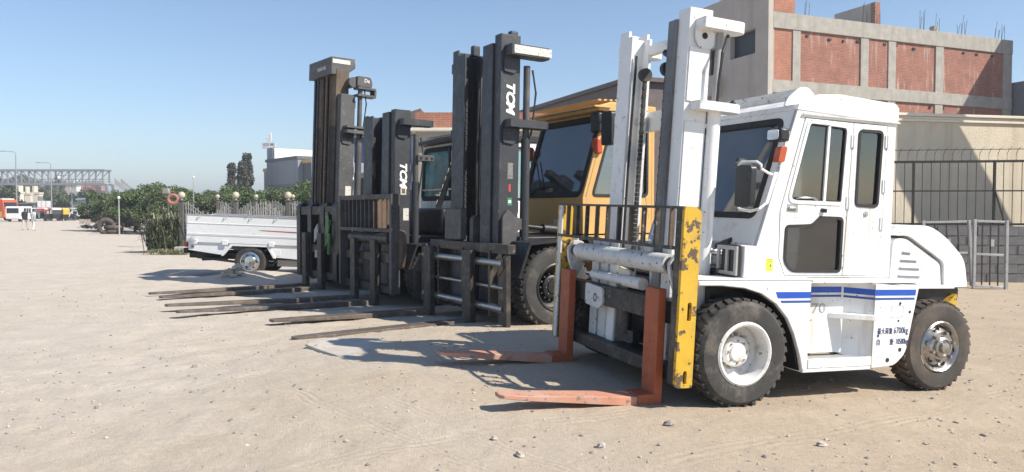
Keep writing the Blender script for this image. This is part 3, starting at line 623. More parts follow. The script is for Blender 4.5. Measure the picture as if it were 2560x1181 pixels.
    # ---- carriage, load guard
    Mc = Matrix.Translation((.5,0,.2)) @ Matrix.Rotation(R(-.7), 4, 'Y') @ Matrix.Translation((-.5,0,-.2))
    MB(Mc).box(.42,.52,-1.06,1.06,.62,.80).build('carriage_bar', MT['carr'], root, bevel=.006)
    MB(Mc).box(.42,.54,-1.10,1.08,.19,.30).build('carriage_bar', MT['carr'], root, bevel=.006)
    for y in (-.60,-.42,.46,.64):
        MB(Mc).box(.40,.43,y-.07,y+.07,.28,1.20).build('carriage_plate', MT['white_old'], root, bevel=.004)
    for s in (1, -1):
        y = 1.10*s if s > 0 else -1.14
        fl = MT['yellow_worn']
        MB(Mc).prism(rpoly([(.445,.17),(.445,1.50),(.47,1.545),(.585,1.545),(.60,1.52),(.60,.19),(.58,.17)],.012,2), 'xz', y-.016, y+.016, [rpoly([(.49,.68),(.49,.82),(.525,.82),(.525,.68)],.015,3), rpoly([(.50,.20),(.50,.30),(.53,.30),(.53,.20)],.013,3)]).build('guard_post', fl, root, bevel=.004)
        MB(Mc).box(.587,.603,y-s*.052-.036,y-s*.052+.036,.19,1.535).build('post_face', MT['carr'] if s > 0 else MT['white_old'], root, bevel=.003)
        MB(Mc).box(.44,.455,y-s*.10-.07,y-s*.10+.07,.30,1.20).build('post_web', MT['white_old'], root, bevel=.003)
        MB(Mc).prism(rpoly([(.40,.93),(.40,1.17),(.50,1.19),(.58,1.10),(.56,.98),(.48,.80)],.03,3), 'xz', y-s*.20-.02, y-s*.20+.02).build('ram_lug', MT['white_old'], root, bevel=.004)
    for z, h in ((1.535,.020),(1.225,.028)):
        MB(Mc).box(.575,.605,-1.125,1.085,z-h/2,z+h/2).build('guard_rail', MT['carr'], root)
    for k in range(10):
        y = -.94+.207*k
        MB(Mc).box(.565,.600,y-.012,y+.012,1.236,1.526).build('guard_bar', MT['carr'] if k % 3 else MT['rustbrown'], root)
    MB(Mc).cyl((.50,-.80,1.085),(.50,.82,1.085),.080,n=24).build('side_shift_cylinder', MT['white_old'], root)
    MB(Mc).cyl((.50,-.90,1.085),(.50,-.80,1.085),.06).cyl((.50,.82,1.085),(.50,.97,1.085),.062).build('cylinder_gland', MT['black'], root)
    MB(Mc).cyl((.50,-.50,.885),(.50,.10,.885),.04).cyl((.50,.10,.885),(.50,.42,.885),.052).build('fork_positioner', MT['white_old'], root)
    MB(Mc).cyl((.50,-.62,.885),(.50,-.48,.885),.022).build('positioner_rod', MT['chrome'], root)
    MB(Mc).prism(rpoly([(-.56,.60),(-.56,.80),(-.22,.78),(-.20,.64),(-.28,.58)],.03,3), 'yz', .522, .545).build('worn_plate', MT['white_old'], root, bevel=.004)
    MB(Mc).prism(rpoly([(-.38,.655),(-.38,.70),(-.35,.72),(-.32,.70),(-.32,.655),(-.35,.635)],.01,2), 'yz', .546, .549, [rpoly([(-.37,.66),(-.37,.695),(-.35,.707),(-.33,.695),(-.33,.66),(-.35,.647)],.008,2)]).build('painted_mark', MT['ink'], root)
    MB(Mc).prism(rpoly([(-.10,1.00),(.14,.97),(.14,.90),(.06,.86),(-.06,.87)],.03,3), 'yz', .44, .47).build('lug_plate', MT['cream'], root, bevel=.004)
    MB(Mc).cyl((.40,.0,.40),(.40,.0,.62),.05).box(.34,.42,-.10,.16,.34,.44).build('hydraulics', MT['black'], root)
    fork(root, .69, .89, 1.90, 'orange', 'orange_dusty', .56, .11, .90, None, .075, .78)
    fork(root, -.92, -.72, 1.90, 'orange', 'orange_dusty', .56, .11, .90, None, .075, .78)
    return root
fl_white = white_forklift()
# ------------------------------------------------------------------ the dark-masted forklifts behind
def mast_set(root, h, half, xf, d, mm, lean, inner_h=None, brackets=(), cross=(), cyl_top=None, chain_z=None, pal=None):
    Mt = Matrix.Translation((xf,0,.2)) @ Matrix.Rotation(R(lean), 4, 'Y') @ Matrix.Translation((-xf,0,-.2))
    m = MT[mm]; ih = inner_h or h-.06
    for s in (1, -1):
        MB(Mt).prism(channel(xf-d, xf, half, .03, .165, s), 'xy', .14, h).build('outer_mast_channel', m, root, bevel=.007)
        MB(Mt).prism(channel(xf-d+.04, xf+.03, half-.17, .035, .27, s), 'xy', .18, ih).build('inner_mast_channel', m, root, bevel=.007)
        for z0, z1, xb, mat2 in brackets:
            MB(Mt).prism(ear(xf-.06, xb, half-.06, half+.17, s, .08), 'xy', z0, z1).build('mast_bracket', m, root, bevel=.008)
            if mat2: MB(Mt).prism(ear(xf-.10, xb-.004, half+.172, half+.178, s, .001), 'xy', z0+.01, z1-.01).build('bracket_edge', MT[mat2], root)
            MB(Mt).prism(rpoly([(xf-.04,z0-.20),(xf-.04,z0),(xf-d+.02,z0),(xf-d+.02,z0-.12),(xf-d+.10,z0-.22)],.03,3), 'xz', half*s, (half+.025)*s).build('bracket_gusset', m, root, bevel=.005)
        ct = cyl_top or h-.3
        MB(Mt).cyl((xf-d-.09,(half+.02)*s,.5),(xf-d-.09,(half+.02)*s,ct*.72),.062,n=16).build('lift_cylinder', m, root)
        MB(Mt).cyl((xf-d-.09,(half+.02)*s,ct*.72),(xf-d-.09,(half+.02)*s,ct),.045,n=14).build('cylinder_rod', MT['char2'], root)
        MB(Mt).tube([(xf-d-.16,(half+.05)*s,ct-.05),(xf-d-.20,(half+.08)*s,ct-.35),(xf-d-.15,(half+.08)*s,ct-.8),(xf-d-.10,(half+.07)*s,ct-1.1)],.015).build('hose', MT['ink'], root)
        if chain_z: chain(root, xf-.03, (half-.38)*s, chain_z[0], chain_z[1], Mt, 'dark', .06)
    for z0, z1 in cross: MB(Mt).box(xf-d-.02, xf-d+.05, -half+.02, half-.02, z0, z1).build('mast_crossbeam', m, root, bevel=.006)
    for y in (-.10, .02, .14): MB(Mt).tube([(xf-.12,y,h-.5),(xf-.10,y,h*.55),(xf-.12,y,.9)], .016).build('hose', MT['ink'], root)
    return Mt
def chassis_set(root, xa, r, hw, wb, body, tw=.32, deck=1.15, rearw=True, cw=True):
    for s in (1, -1):
        wheel(root, xa, hw*s, r, tw, s, 'dish', 'tyre', rim_r=.58, rim_mat='black')  # black front rims stand in for shade that misses these wheels
        if rearw: wheel(root, xa-wb, (hw-.06)*s, r*.92, tw*.9, s, 'disc', 'tyre', rim_r=.56)
        MB().prism([(xa+r+.02,r*1.25),(xa+r*.75,r*2.05),(xa-r*.9,r*2.15),(xa-r*1.3,r*1.6),(xa-r*1.35,r*1.6),(xa-r*.95,r*2.22),(xa+r*.80,r*2.12),(xa+r+.07,r*1.27)], 'xz', (hw-tw-.1)*s, (hw+.01)*s).build('wing', MT['black'], root, bevel=.008)
    MB().cyl((xa,-hw+.1,r),(xa,hw-.1,r),.14).build('front_axle', MT['black'], root)
    MB().cyl((xa-wb,-hw+.1,r*.92),(xa-wb,hw-.1,r*.92),.10).build('rear_axle', MT['black'], root)
    MB().box(xa-wb+r*.6, xa+r*.55, -hw*.62, hw*.62, .34, deck).build('chassis', MT['black'], root, bevel=.02)
    MB().box(xa-wb+r, xa-r*1.3, -hw, hw, .40, deck).build('side_body', MT[body], root, bevel=.03)
    MB().prism(rpoly([(xa-wb+.55,deck),(xa-wb-.10,deck+.45),(xa-wb-.55,deck+.30),(xa-wb-.72,deck-.25),(xa-wb-.68,.55),(xa-wb-.35,.45),(xa-wb-.30,deck-.3),(xa-wb+.5,deck-.3)],.10,4), 'xz', -hw+.03, hw-.03).build('counterweight', MT[body], root, bevel=.04)
def cab_set(root, xb, xt, xr, hw, z0, zs, z1, m, gl, seal='rubber', roofm=None, side_z0=None, ws_in=.05):
    """windscreen leans from (xb, zs) to (xt, z1); the cab runs back to xr"""
    L = sqrt((xb-xt)**2+(z1-zs)**2); ex = (xt-xb)/L; ez = (z1-zs)/L
    sl = lambda u, v, w: (xb+ex*v-w*ez, u, zs+ez*v+w*ex)
    ws = rpoly([(-hw+.09,.05),(-hw+.09,L-.10),(hw-.09,L-.10),(hw-.09,.05)], .08, 4)
    MB().prism([(-hw,0),(-hw,L),(hw,L),(hw,0)], sl, 0, .05, [ws]).build('windscreen_frame', MT[m], root, bevel=.006)
    g = MB().prism(ws, sl, .010, .016).build('windscreen', MT[gl], root, smooth=0)
    MB().prism(shrink(ws, -.055), sl, -.012, .010, [shrink(ws, .03)]).build('seal', MT[seal], g, bevel=.004)
    MB().box(xb-.06, xb, -hw, hw, z0, zs-.002).build('cab_front', MT[m], root, bevel=.01)
    s0 = side_z0 or z0
    out = [(xb-.055,s0),(xb-.055,zs),(xt-.055,z1),(xr,z1),(xr,s0)]
    w1 = rpoly([(xb-.17,zs+.02),(xt-.15,z1-.10),(xr+.09,z1-.10),(xr+.09,zs+.02)], .07, 4)
    for s in (1, -1):
        MB().prism(out, 'xz', (hw-.05)*s, hw*s, [w1]).build('cab_side', MT[m], root, bevel=.006)
        for w in (w1,):
            g = MB().prism(w, 'xz', (hw-.03)*s, (hw-.024)*s).build('side_window', MT[gl], root, smooth=0)
            MB().prism(shrink(w, -.02), 'xz', (hw-.01)*s, (hw+.012)*s, [shrink(w, .02)]).build('seal', MT['rubber'], g, bevel=.004)
    rw = rpoly([(-hw+.12,zs),(-hw+.12,z1-.15),(hw-.12,z1-.15),(hw-.12,zs)], .08, 4)
    MB().prism([(-hw,s0),(-hw,z1),(hw,z1),(hw,s0)], 'yz', xr-.05, xr, [rw]).build('cab_rear', MT[m], root, bevel=.006)
    MB().prism(rw, 'yz', xr-.03, xr-.024).build('rear_window', MT[gl], root, smooth=0)
    rm = MT[roofm or m]
    MB().prism([(xt+.12,z1+.002),(xt+.14,z1+.07),(xt-.10,z1+.14),(xr-.05,z1+.12),(xr-.06,z1+.002)], 'xz', -hw-.03, hw+.03).build('roof', rm, root, bevel=.015)
    MB().box(xr+.02,xb-.08,-hw+.06,hw-.06,z0+.01,z0+.04).build('cab_floor', MT['interior'], root)
    xm = (xb+xr)/2
    MB().prism(rpoly([(xm+.15,z0+.2),(xm+.15,z0+.42),(xm-.28,z0+.40),(xm-.36,z0+1.05),(xm-.48,z0+1.05),(xm-.45,z0+.2)],.05,3), 'xz', -.25, .25).build('seat', MT['interior'], root, bevel=.04)
    MB().box(xb-.35,xb-.10,-hw+.08,hw-.08,z0+.1,zs-.03).build('dashboard', MT['interior'], root, bevel=.03)
    c = Vector((xb-.45,.05,zs+.16)); ax = Vector((-.45,0,.9)).normalized(); q = ax.to_track_quat('Z','Y')
    MB().tube([c+q @ Vector((cos(a*pi/10)*.20, sin(a*pi/10)*.20, 0)) for a in range(21)], .016, 6).build('steering_wheel', MT['ink'], root)
    return sl
def place(heel, head, yc):
    a = R(head); return (heel[0]-sin(a)*yc, heel[1]+cos(a)*yc, 0)

# ---- yellow-cabbed forklift with tall charcoal mast
P2 = place((-.461,10.022), 211, -.5)
f2 = empty('forklift', (P2[0], P2[1], ground_z(P2[0], P2[1])*.5), rz=R(211))
tag(f2, 'yellow-cabbed forklift with tall charcoal mast and shaft-type carriage beside the white one', 'forklift', 'forklifts parked in a row')
chassis_set(f2, -.80, .53, 1.20, 2.8, 'cabyellow', .34, 1.18)
M2 = mast_set(f2, 3.84, .70, -.18, .30, 'char', -1.2, 3.74, ((3.55,3.69,-.86,None),(2.62,2.72,-.86,None)), ((3.55,3.72),(2.55,2.75),(1.5,1.65),(.3,.5)), 3.45, (1.2,3.4))
MB(M2).prism([(-.28,3.57),(-.858,3.57),(-.858,3.675),(-.28,3.675)], 'xz', .872, .878).build('pale_bracket_edge', MT['paper'], f2)
for y in (-.45, .35, .60): MB(M2).box(-.45,-.33,y,y+.09,3.74,3.90).build('mast_top_lug', MT['char'], f2, bevel=.02)
text_mesh('lettering', 'TCM', .17, MT['whitemark'], f2, M2 @ side_M(-.33, .7025, 3.02, -pi/2), shear=.25, bold=.008, sx=1.15)
MB(M2).box(-.39,-.31,.701,.703,1.95,2.16).build('scuffed_sticker', mat('scuffed_sticker', (.20,.19,.18), .7, var=.4, scale=30), f2)
MB(M2).box(-.36,-.33,.701,.703,1.78,1.88).build('red_sticker', MT['redmark'], f2)
MB(M2).box(-.385,-.315,.701,.703,1.60,1.70).build('green_sticker', MT['greensign'], f2)
MB(M2).box(-.37,-.33,.7035,.7045,1.63,1.67).build('sticker_print', MT['whitemark'], f2)
MB(M2).prism(rpoly([(-.22,1.05),(-.22,1.45),(-.30,1.55),(-.42,1.45),(-.60,1.40),(-.60,1.28),(-.46,1.28),(-.40,1.05),(-.46,.85)],.03,3), 'xz', .702, .75).build('tilt_lug', MT['char2'], f2, bevel=.006)
MB(M2).cyl((-.55,.74,1.33),(-.9,.74,1.30),.03).cyl((-.85,.74,1.30),(-1.3,.74,1.27),.065).build('tilt_ram', MT['black'], f2)
for y in (-.50, -.02): MB(M2).prism(rpoly([(-.14,.9),(-.14,1.42),(-.18,1.46),(-.26,1.46),(-.30,1.42),(-.30,.9)],.03,3), 'xz', y, y+.10).build('carriage_riser', MT['char2'], f2, bevel=.008)
MB(M2).box(-.14,-.05,-.62,-.12,1.12,1.55).build('carriage_plate', MT['char2'], f2, bevel=.006)
MB().box(-.16,-.04,-1.05,1.22,.98,1.10).build('carriage_bar', MT['carr'], f2, bevel=.006)
for z, r in ((.86,.05),(.28,.05),(.55,.025)):
    MB().cyl((-.05,-1.28,z),(-.05,1.12,z),r).build('carriage_shaft', MT['hubmetal'], f2)
for y in (-1.30,-.75,.02,.78):
    MB().box(-.20,-.02,y-.025,y+.025,.16,1.02).build('carriage_plate', MT['carr'], f2, bevel=.005)
MB().prism([(1.00,.10),(1.00,.68),(1.12,.95),(1.20,.98),(1.20,.05)], 'yz', -.10, -.03).build('carriage_end', MT['carr'], f2, bevel=.006)
MB().prism([(1.00,.68),(1.00,.93),(1.14,.93),(1.16,.80)], 'yz', -.03, -.018).build('worn_corner', MT['rustbrown'], f2)
fork(f2, .18, .42, 2.38, 'carr', 'steel_brown', -.02, .01, 1.0, None, .085)
fork(f2, -1.08, -.84, 2.34, 'carr', 'steel_brown', -.02, .06, 1.0, None, .085)
sl = cab_set(f2, -1.50, -1.88, -2.75, .80, 1.20, 1.72, 2.92, 'cabyellow', 'glass_ws')
for k in range(5): MB().box(-1.80-.10*k,-1.75-.10*k,-.82,.82,3.062+.004*k,3.085+.004*k).build('roof_rib', MT['cabyellow'], f2)
MB().box(-1.95,-1.66,-.86,.86,2.965,2.99).build('roof_peak', MT['cabyellow'], f2, bevel=.004)
MB().box(-1.86,-1.72,.66,.86,2.62,2.90).build('work_lamp', MT['black'], f2, bevel=.03)
MB().box(-1.80,-1.70,.72,.86,2.32,2.54).build('turn_lamp', MT['amber'], f2, bevel=.02)
MB().prism(rpoly([(.95,2.42),(.95,2.88),(1.18,2.88),(1.18,2.42)],.05,4), 'yz', -1.78, -1.70).build('mirror', MT['mirror'], f2, bevel=.02)
MB().tube([(-1.85,.80,2.75),(-1.78,.90,2.80),(-1.74,1.0,2.80)],.014).build('mirror_bracket', MT['ink'], f2)
MB().box(-1.72,-1.62,-.93,-.80,2.30,2.52).build('turn_lamp', MT['amber'], f2, bevel=.02)
MB().tube([sl(-.55,.02,-.03), sl(-.30,.16,-.03), sl(-.62,.60,-.03)],.012).build('wiper', MT['ink'], f2)
MB().prism([(-1.49,1.28),(-1.49,1.40),(-1.494,1.40),(-1.494,1.28)], 'xz', .10, .22).build('sticker', MT['paper'], f2)
MB().prism([(.30,1.30),(.30,1.42),(.42,1.42),(.42,1.30)], 'yz', -1.4995, -1.497).build('sticker', MT['paper'], f2)

# ---- smaller charcoal forklift with slatted load guard
P3 = place((-2.2386,12.4646), 214, -.40)
f3 = empty('forklift', (P3[0], P3[1], 0), rz=R(214))
tag(f3, 'charcoal-masted forklift with white cab, teal windows and framed load guard', 'forklift', 'forklifts parked in a row')
chassis_set(f3, -.78, .47, 1.08, 2.3, 'black', .30, 1.12)
M3 = mast_set(f3, 3.19, .64, -.20, .28, 'char', -1.0, 3.16, ((2.93,3.03,-.84,None),), ((2.9,3.05),(2.0,2.2),(1.2,1.35),(.3,.45)), 2.80, (1.2,2.8))
MB(M3).box(-.86,-.56,.60,.76,2.36,2.46).build('mast_bracket', MT['char2'], f3, bevel=.006)
for x in (-.62,-.72,-.82): MB(M3).cyl((x,.76,2.41),(x,.768,2.41),.022,n=8).build('bolt', MT['black'], f3)
text_mesh('lettering', 'TCM', .17, MT['whitemark'], f3, M3 @ side_M(-.35, .6425, 2.13, -pi/2), shear=.25, bold=.007, sx=1.15)
MB(M3).box(-.41,-.31,.641,.643,1.80,1.93).build('logo_sticker', MT['paper'], f3)
MB(M3).box(-.39,-.33,.6435,.6445,1.82,1.90).build('logo_print', MT['rustbrown'], f3)
MB(M3).box(-.46,-.36,.641,.643,1.38,1.58).build('paper_sticker', MT['paper'], f3)
for y in (-1.07, 1.07):
    MB().box(-.10,.05,y-.035,y+.035,.22,1.80).build('guard_post', MT['char2'], f3, bevel=.006)
MB().box(-.03,.05,-1.03,1.03,1.72,1.80).build('guard_rail', MT['carr'], f3, bevel=.005)
MB().box(-.03,.05,-1.03,1.03,1.19,1.25).build('guard_rail', MT['carr'], f3, bevel=.005)
for k in range(11):
    y = -.92+.175*k
    MB().box(-.09,.0,y-.012,y+.012,1.25,1.72).build('guard_slat', MT['char2'] if k < 7 else MT['rustbrown'], f3, bevel=.003)
MB().cyl((-.06,-.75,1.08),(-.06,.85,1.08),.085,n=18).build('side_shift_cylinder', MT['carr'], f3)
MB().box(-.14,-.04,-1.03,1.03,.70,.84).build('carriage_bar', MT['carr'], f3, bevel=.006)
MB().box(-.14,-.04,-1.03,1.03,.20,.32).build('carriage_bar', MT['carr'], f3, bevel=.006)
for y in (-.80,.80): MB().box(-.16,-.06,y-.05,y+.05,.24,1.15).build('carriage_plate', MT['carr'], f3, bevel=.005)
MB().prism(rpoly([(1.04,.60),(1.04,1.25),(1.20,1.20),(1.24,.95),(1.14,.62)],.05,3), 'yz', -.16, -.08).build('rusty_lug', MT['rustbrown'], f3, bevel=.006)
fork(f3, .30, .50, 3.06, 'carr', 'steel_brown', -.02, .10, 1.06, None, .085)
fork(f3, -.55, -.35, 3.06, 'carr', 'steel_brown', -.02, .10, 1.06, None, .085)
sl = cab_set(f3, -1.50, -1.57, -2.9, .92, 1.12, 1.72, 2.74, 'white', 'glass_teal', 'rubber', 'black')
for k in range(4): MB().box(-1.62-.14*k,-1.54-.14*k,-.76,.76,2.885+.004*k,2.93+.004*k).build('roof_rib', MT['cream'], f3)
MB().box(-1.496,-1.485,-.80,.80,1.90,1.93).build('window_rail', MT['hubmetal'], f3)
MB().box(-1.525,-1.49,.18,.22,1.76,2.66).build('window_post', MT['black'], f3)
MB().box(-1.44,-1.05,-.70,.72,1.12,1.58).build('front_cowl', MT['black'], f3, bevel=.06)
lad = MB().bar((-1.15,.42,1.58),(-1.45,.66,2.62),.10,.03,(0,1,0)).build('front_stay', MT['black'], f3, bevel=.006)
for k in range(7):
    p = Vector((-1.15,.42,1.58)).lerp(Vector((-1.45,.66,2.62)), .06+.13*k); q = p+Vector((-.012,.010,.045))
    MB().bar(p+Vector((.020,0,0)), q+Vector((.020,0,.03)), .085, .006, (0,1,0)).build('pale_stripe', MT['grey'], lad)
MB().box(-1.50,-1.40,.50,.62,2.38,2.54).build('turn_lamp', MT['amber'], f3, bevel=.02)

# ---- tall raised mast at the left end of the row
P4 = place((-3.697,14.775), 218, -.35)
f4 = empty('forklift', (P4[0], P4[1], 0), rz=R(218))
tag(f4, 'dark forklift with raised brown inner mast at the left end of the row', 'forklift', 'forklifts parked in a row')
chassis_set(f4, -.80, .50, 1.02, 2.4, 'black', .30, 1.12)
M4 = mast_set(f4, 3.80, .62, -.16, .30, 'char2', -2.2, 3.2, ((3.04,3.10,-.80,None),(3.14,3.18,-.80,None)), ((3.55,3.70),(2.2,2.4),(1.2,1.35),(.3,.45)), 4.0, None)
for s in (1, -1):
    MB(M4).prism(channel(-.40,-.13,.45,.035,.30,s), 'xy', .9, 4.30).build('raised_mast_channel', MT['rustbrown'], f4, bevel=.007)
chain(f4, -.05, .20, 1.60, 4.22, M4, 'rustbrown', .075); chain(f4, -.05, -.20, 1.60, 4.22, M4, 'dark', .075)
MB(M4).prism([(-.02,4.18),(-.02,4.52),(-.52,4.54),(-.54,4.36),(-.36,4.22)], 'xz', -.62, .44).build('cross_head', MT['char2'], f4, bevel=.012)
MB(M4).prism([(-.05,4.40),(-.05,4.48),(-.42,4.49),(-.42,4.41)], 'xz', .441, .445).build('pale_plate', MT['paper'], f4)
text_mesh('lettering', 'WAR NG', .10, MT['paper'], f4, M4 @ Matrix.Translation((-.0185,.0,4.33)) @ Matrix(((0,0,1,0),(1,0,0,0),(0,1,0,0),(0,0,0,1))), bold=.002)
MB(M4).box(-.30,-.12,-.58,-.50,1.5,4.20).build('hose_reel_bar', MT['black'], f4, bevel=.01)
MB(M4).cyl((-.42,.40,4.05),(-.42,.62,4.05),.10).build('chain_pulley', MT['char2'], f4)
MB(M4).prism(rpoly([(-.48,3.98),(-.48,4.18),(-.76,4.18),(-.80,4.10),(-.80,3.98)],.03,3), 'xz', .52, .66).build('hose_box', MT['char2'], f4, bevel=.01)
text_mesh('lettering', 'Da', .10, MT['paper'], f4, M4 @ side_M(-.68, .665, 4.10), bold=.003)
MB(M4).prism(ear(-.46,-.86,.52,.74,1,.03), 'xy', 3.92, 3.96).prism(ear(-.46,-.86,.52,.74,1,.03), 'xy', 3.78, 3.82).box(-.86,-.82,.53,.73,3.82,3.92).build('hose_guide', MT['char2'], f4, bevel=.004)
MB(M4).box(-.42,-.30,.621,.624,1.72,2.02).build('paper_sticker', MT['paper'], f4)
for z0, z1, xx in ((1.45,1.62,-.02),(.20,.34,-.02),(.70,.86,-.02)):
    MB().box(xx-.14, xx-.02, -.93, .93, z0, z1).build('carriage_bar', MT['carr'], f4, bevel=.008)
for y in (-.86,-.30,.30,.86):
    MB().prism(rpoly([(-.20,.20),(-.20,1.66),(-.10,1.70),(-.02,1.62),(-.02,.20)],.03,3), 'xz', y-.09, y+.09).build('carriage_plate', MT['black'], f4, bevel=.01)
MB().prism([(.50,.85),(.50,1.50),(.60,1.52),(.66,1.35),(.64,.95)], 'yz', -.018, .0).build('green_guard', MT['greenp'], f4, bevel=.004)
MB().tube([(.02,.75,1.35),(.04,.78,1.1),(.02,.72,.85),(.0,.66,.70)],.03).build('green_hose', MT['greenp'], f4)
MB().prism([(.02,.90),(.02,1.15),(.18,1.28),(.20,1.05)], 'yz', .0, .02).build('bent_plate', MT['grey'], f4)
MB().prism([(.05,.60),(.05,.76),(.20,.76),(.20,.63)], 'yz', .0, .02).build('bent_plate', MT['grey'], f4)
fork(f4, .25, .45, 2.96, 'carr', 'steel_brown', -.02, .05, 1.1, None, .085)
fork(f4, -.50, -.30, 2.96, 'carr', 'steel_brown', -.02, .05, 1.1, None, .085)
MB().box(-2.6,-1.3,-.55,.55,1.12,1.45).build('engine_hood', MT['char2'], f4, bevel=.08)
MB().prism(rpoly([(-1.7,1.45),(-1.7,1.60),(-2.15,1.58),(-2.22,2.0),(-2.34,2.0),(-2.34,1.45)],.04,3), 'xz', -.25, .25).build('seat', MT['interior'], f4, bevel=.03)
# ---- dark machine body filling the gap between the two masts is the hood of the charcoal forklift
# ------------------------------------------------------------------ buildings on the right
def brick_mat(name, c1, c2, mortar, scale=1.0, stain=.3):
    m, t, b = mk(name); tc = t.nodes.new('ShaderNodeTexCoord')
    sx = t.nodes.new('ShaderNodeSeparateXYZ'); t.links.new(tc.outputs['Object'], sx.inputs[0])
    cx = t.nodes.new('ShaderNodeCombineXYZ'); t.links.new(sx.outputs[0], cx.inputs[0]); t.links.new(sx.outputs[2], cx.inputs[1])
    br = t.nodes.new('ShaderNodeTexBrick'); t.links.new(cx.outputs[0], br.inputs['Vector'])
    br.inputs['Color1'].default_value = rgba(c1); br.inputs['Color2'].default_value = rgba(c2); br.inputs['Mortar'].default_value = rgba(mortar)
    br.inputs['Scale'].default_value = scale; br.inputs['Brick Width'].default_value = .25; br.inputs['Row Height'].default_value = .075; br.inputs['Mortar Size'].default_value = .011; br.inputs['Bias'].default_value = -.1
    n = tex(t, 'ShaderNodeTexNoise', 1.1, 7, .7); st = tex(t, 'ShaderNodeTexNoise', 3.5, 6, .6, map_scale=(1,1,.16))
    c = mixc(t, .7, br.outputs[0], ramp(t, n.outputs[0], .3, (.62,.60,.60), .7, (1.2,1.15,1.1)), 'MULTIPLY')
    c = mixc(t, ramp(t, st.outputs[0], .56, (0,0,0), .72, (stain,)*3), c, (.50,.42,.36))
    t.links.new(c, b.inputs['Base Color']); b.inputs['Roughness'].default_value = .92
    bump(t, b, br.outputs['Fac'], -.6, .02)
    return m
MT['brick'] = brick_mat('red_brickwork', (.36,.13,.085), (.27,.092,.063), (.28,.22,.185), 1.0, .75)
MT['brick2'] = brick_mat('orange_brickwork', (.42,.15,.085), (.34,.11,.065), (.34,.25,.2))
MT['conc'] = mat('board_marked_concrete', (.36,.34,.305), .92, var=.16, scale=2.5, streak=((.27,.24,.2), .35, 3), bmp=.4, bscale=18)
MT['plaster'] = mat('grey_beige_render', (.46,.42,.37), .92, var=.08, scale=1.2, streak=((.36,.33,.29), .35, 1.5), dirt=((.36,.33,.3), .2, .8), bmp=.15, bscale=30)
MT['creamwall'] = mat('cream_textured_render', (.62,.55,.43), .95, var=.08, scale=2, streak=((.48,.41,.31), .3, 3), bmp=.7, bscale=24)
MT['creamtrim'] = mat('cream_cornice', (.70,.65,.56), .85, var=.06)
MT['darkwin'] = mat('dark_window_opening', (.02,.022,.028), .4, var=.1)
MT['block'] = mat('grey_blockwork', (.20,.195,.19), .95, var=.2, scale=4, bmp=.5, bscale=40)
MT['iron'] = mat('dark_iron', (.05,.042,.037), .6, .3, var=.25)
MT['frame'] = mat('pale_steel_frame', (.42,.41,.40), .5, .2, var=.15, dirt=((.25,.2,.16), .25, 5))
MT['rebar'] = mat('rusty_rebar', (.11,.075,.06), .8, .2)

# brick side and rendered street front of one building; local x runs along the brick side
BA = math.atan2(6.1, 15.0)
bld = empty('brick_building', (11.9, 35.0, 0), rz=BA)
tag(bld, 'red brick building with concrete frame and beige rendered street front', 'building')
BW = 16.1; FLR = [(0,3.2),(3.2,6.65),(6.65,10.4)]
MB().box(.25, BW-.2, .301, 5.05, 0, 10.55).build('core', MT['conc'], bld)
colx = [(.0,.10),(1.17,.46),(5.35,.50),(7.15,.50),(10.4,.55),(15.45,.65)]
for x, w in colx: MB().box(x, x+w, -.02 if x else .001, .30, 0, 9.86).build('column', MT['conc'], bld, bevel=.01)
for z, h in ((3.3,.5),(6.92,.60),(9.86,.74)): MB().box(0.0, BW, -.05, .30, z, z+h).build('beam', MT['conc'], bld, bevel=.015)
for i in range(len(colx)-1):
    xa = colx[i][0]+colx[i][1]; xb = colx[i+1][0]
    for za, zb in ((0,3.3),(3.8,6.92),(7.52,9.86)):
        MB().box(xa+.003, xb-.003, .03+.015*(i % 2), .29, za+.003, zb-.003).build('brick_panel', MT['brick2' if i == 0 else 'brick'], bld)
rb = random.Random(5)
for i in range(12):
    x = rb.uniform(1.8, 15); z = rb.choice((9.72, 9.66, 6.8)); MB().box(x, x+rb.uniform(.09,.22), .0, .06, z-.10, z).build('putlog_hole', MT['darkwin'], bld)
MB().box(.02, 1.25, -.03, .28, 10.61, 12.4).build('brick_pier', MT['brick2'], bld)
MB().box(6.62, 6.95, .35, .62, 10.56, 11.8).build('roof_brick_wall', MT['brick'], bld)
MB().box(6.65, 6.92, .622, 3.0, 10.56, 11.8).build('roof_wall', MT['plaster'], bld)
MB().box(10.9,11.2,.5,.8,10.6,11.05).build('roof_stub', MT['conc'], bld)
for x, n in ((1.95,3),(5.55,4),(6.45,3),(9.4,4),(10.5,3),(12.1,6),(14.9,4),(15.4,3)):
    for k in range(n):
        xx = x+.13*k; h = rb.uniform(.5, 1.1); MB().cyl((xx,.12+.1*(k%2),10.55),(xx+rb.uniform(-.05,.05),.12,10.6+h),.010,n=5).build('rebar', MT['rebar'], bld)
# street front (local -x face), openings cut through
fn = lambda u, v, w: (w, u, v)
w1 = [(.84,8.85),(.84,10.0),(2.66,10.0),(2.66,8.85)]; w2 = [(3.5,8.35),(3.5,9.65),(4.5,9.65),(4.5,8.35)]
w3 = [(.84,5.3),(.84,6.5),(2.66,6.5),(2.66,5.3)]; w4 = [(3.5,4.8),(3.5,6.1),(4.5,6.1),(4.5,4.8)]
MB().prism([(-.045,0),(-.045,12.75),(3.1,12.35),(3.15,11.9),(5.1,11.9),(5.1,0)], fn, -.28, -.003, [w1,w2,w3,w4]).build('street_front', MT['plaster'], bld)
for w in (w1,w2,w3,w4):
    MB().prism(w, fn, .0, .02).build('window', MT['darkwin'], bld)
MB().box(-.8,-.281,3.3,5.1,7.2,8.2).build('balcony', MT['plaster'], bld, bevel=.02)
MB().box(-.8,-.281,3.3,5.1,3.7,4.7).build('balcony', MT['plaster'], bld, bevel=.02)
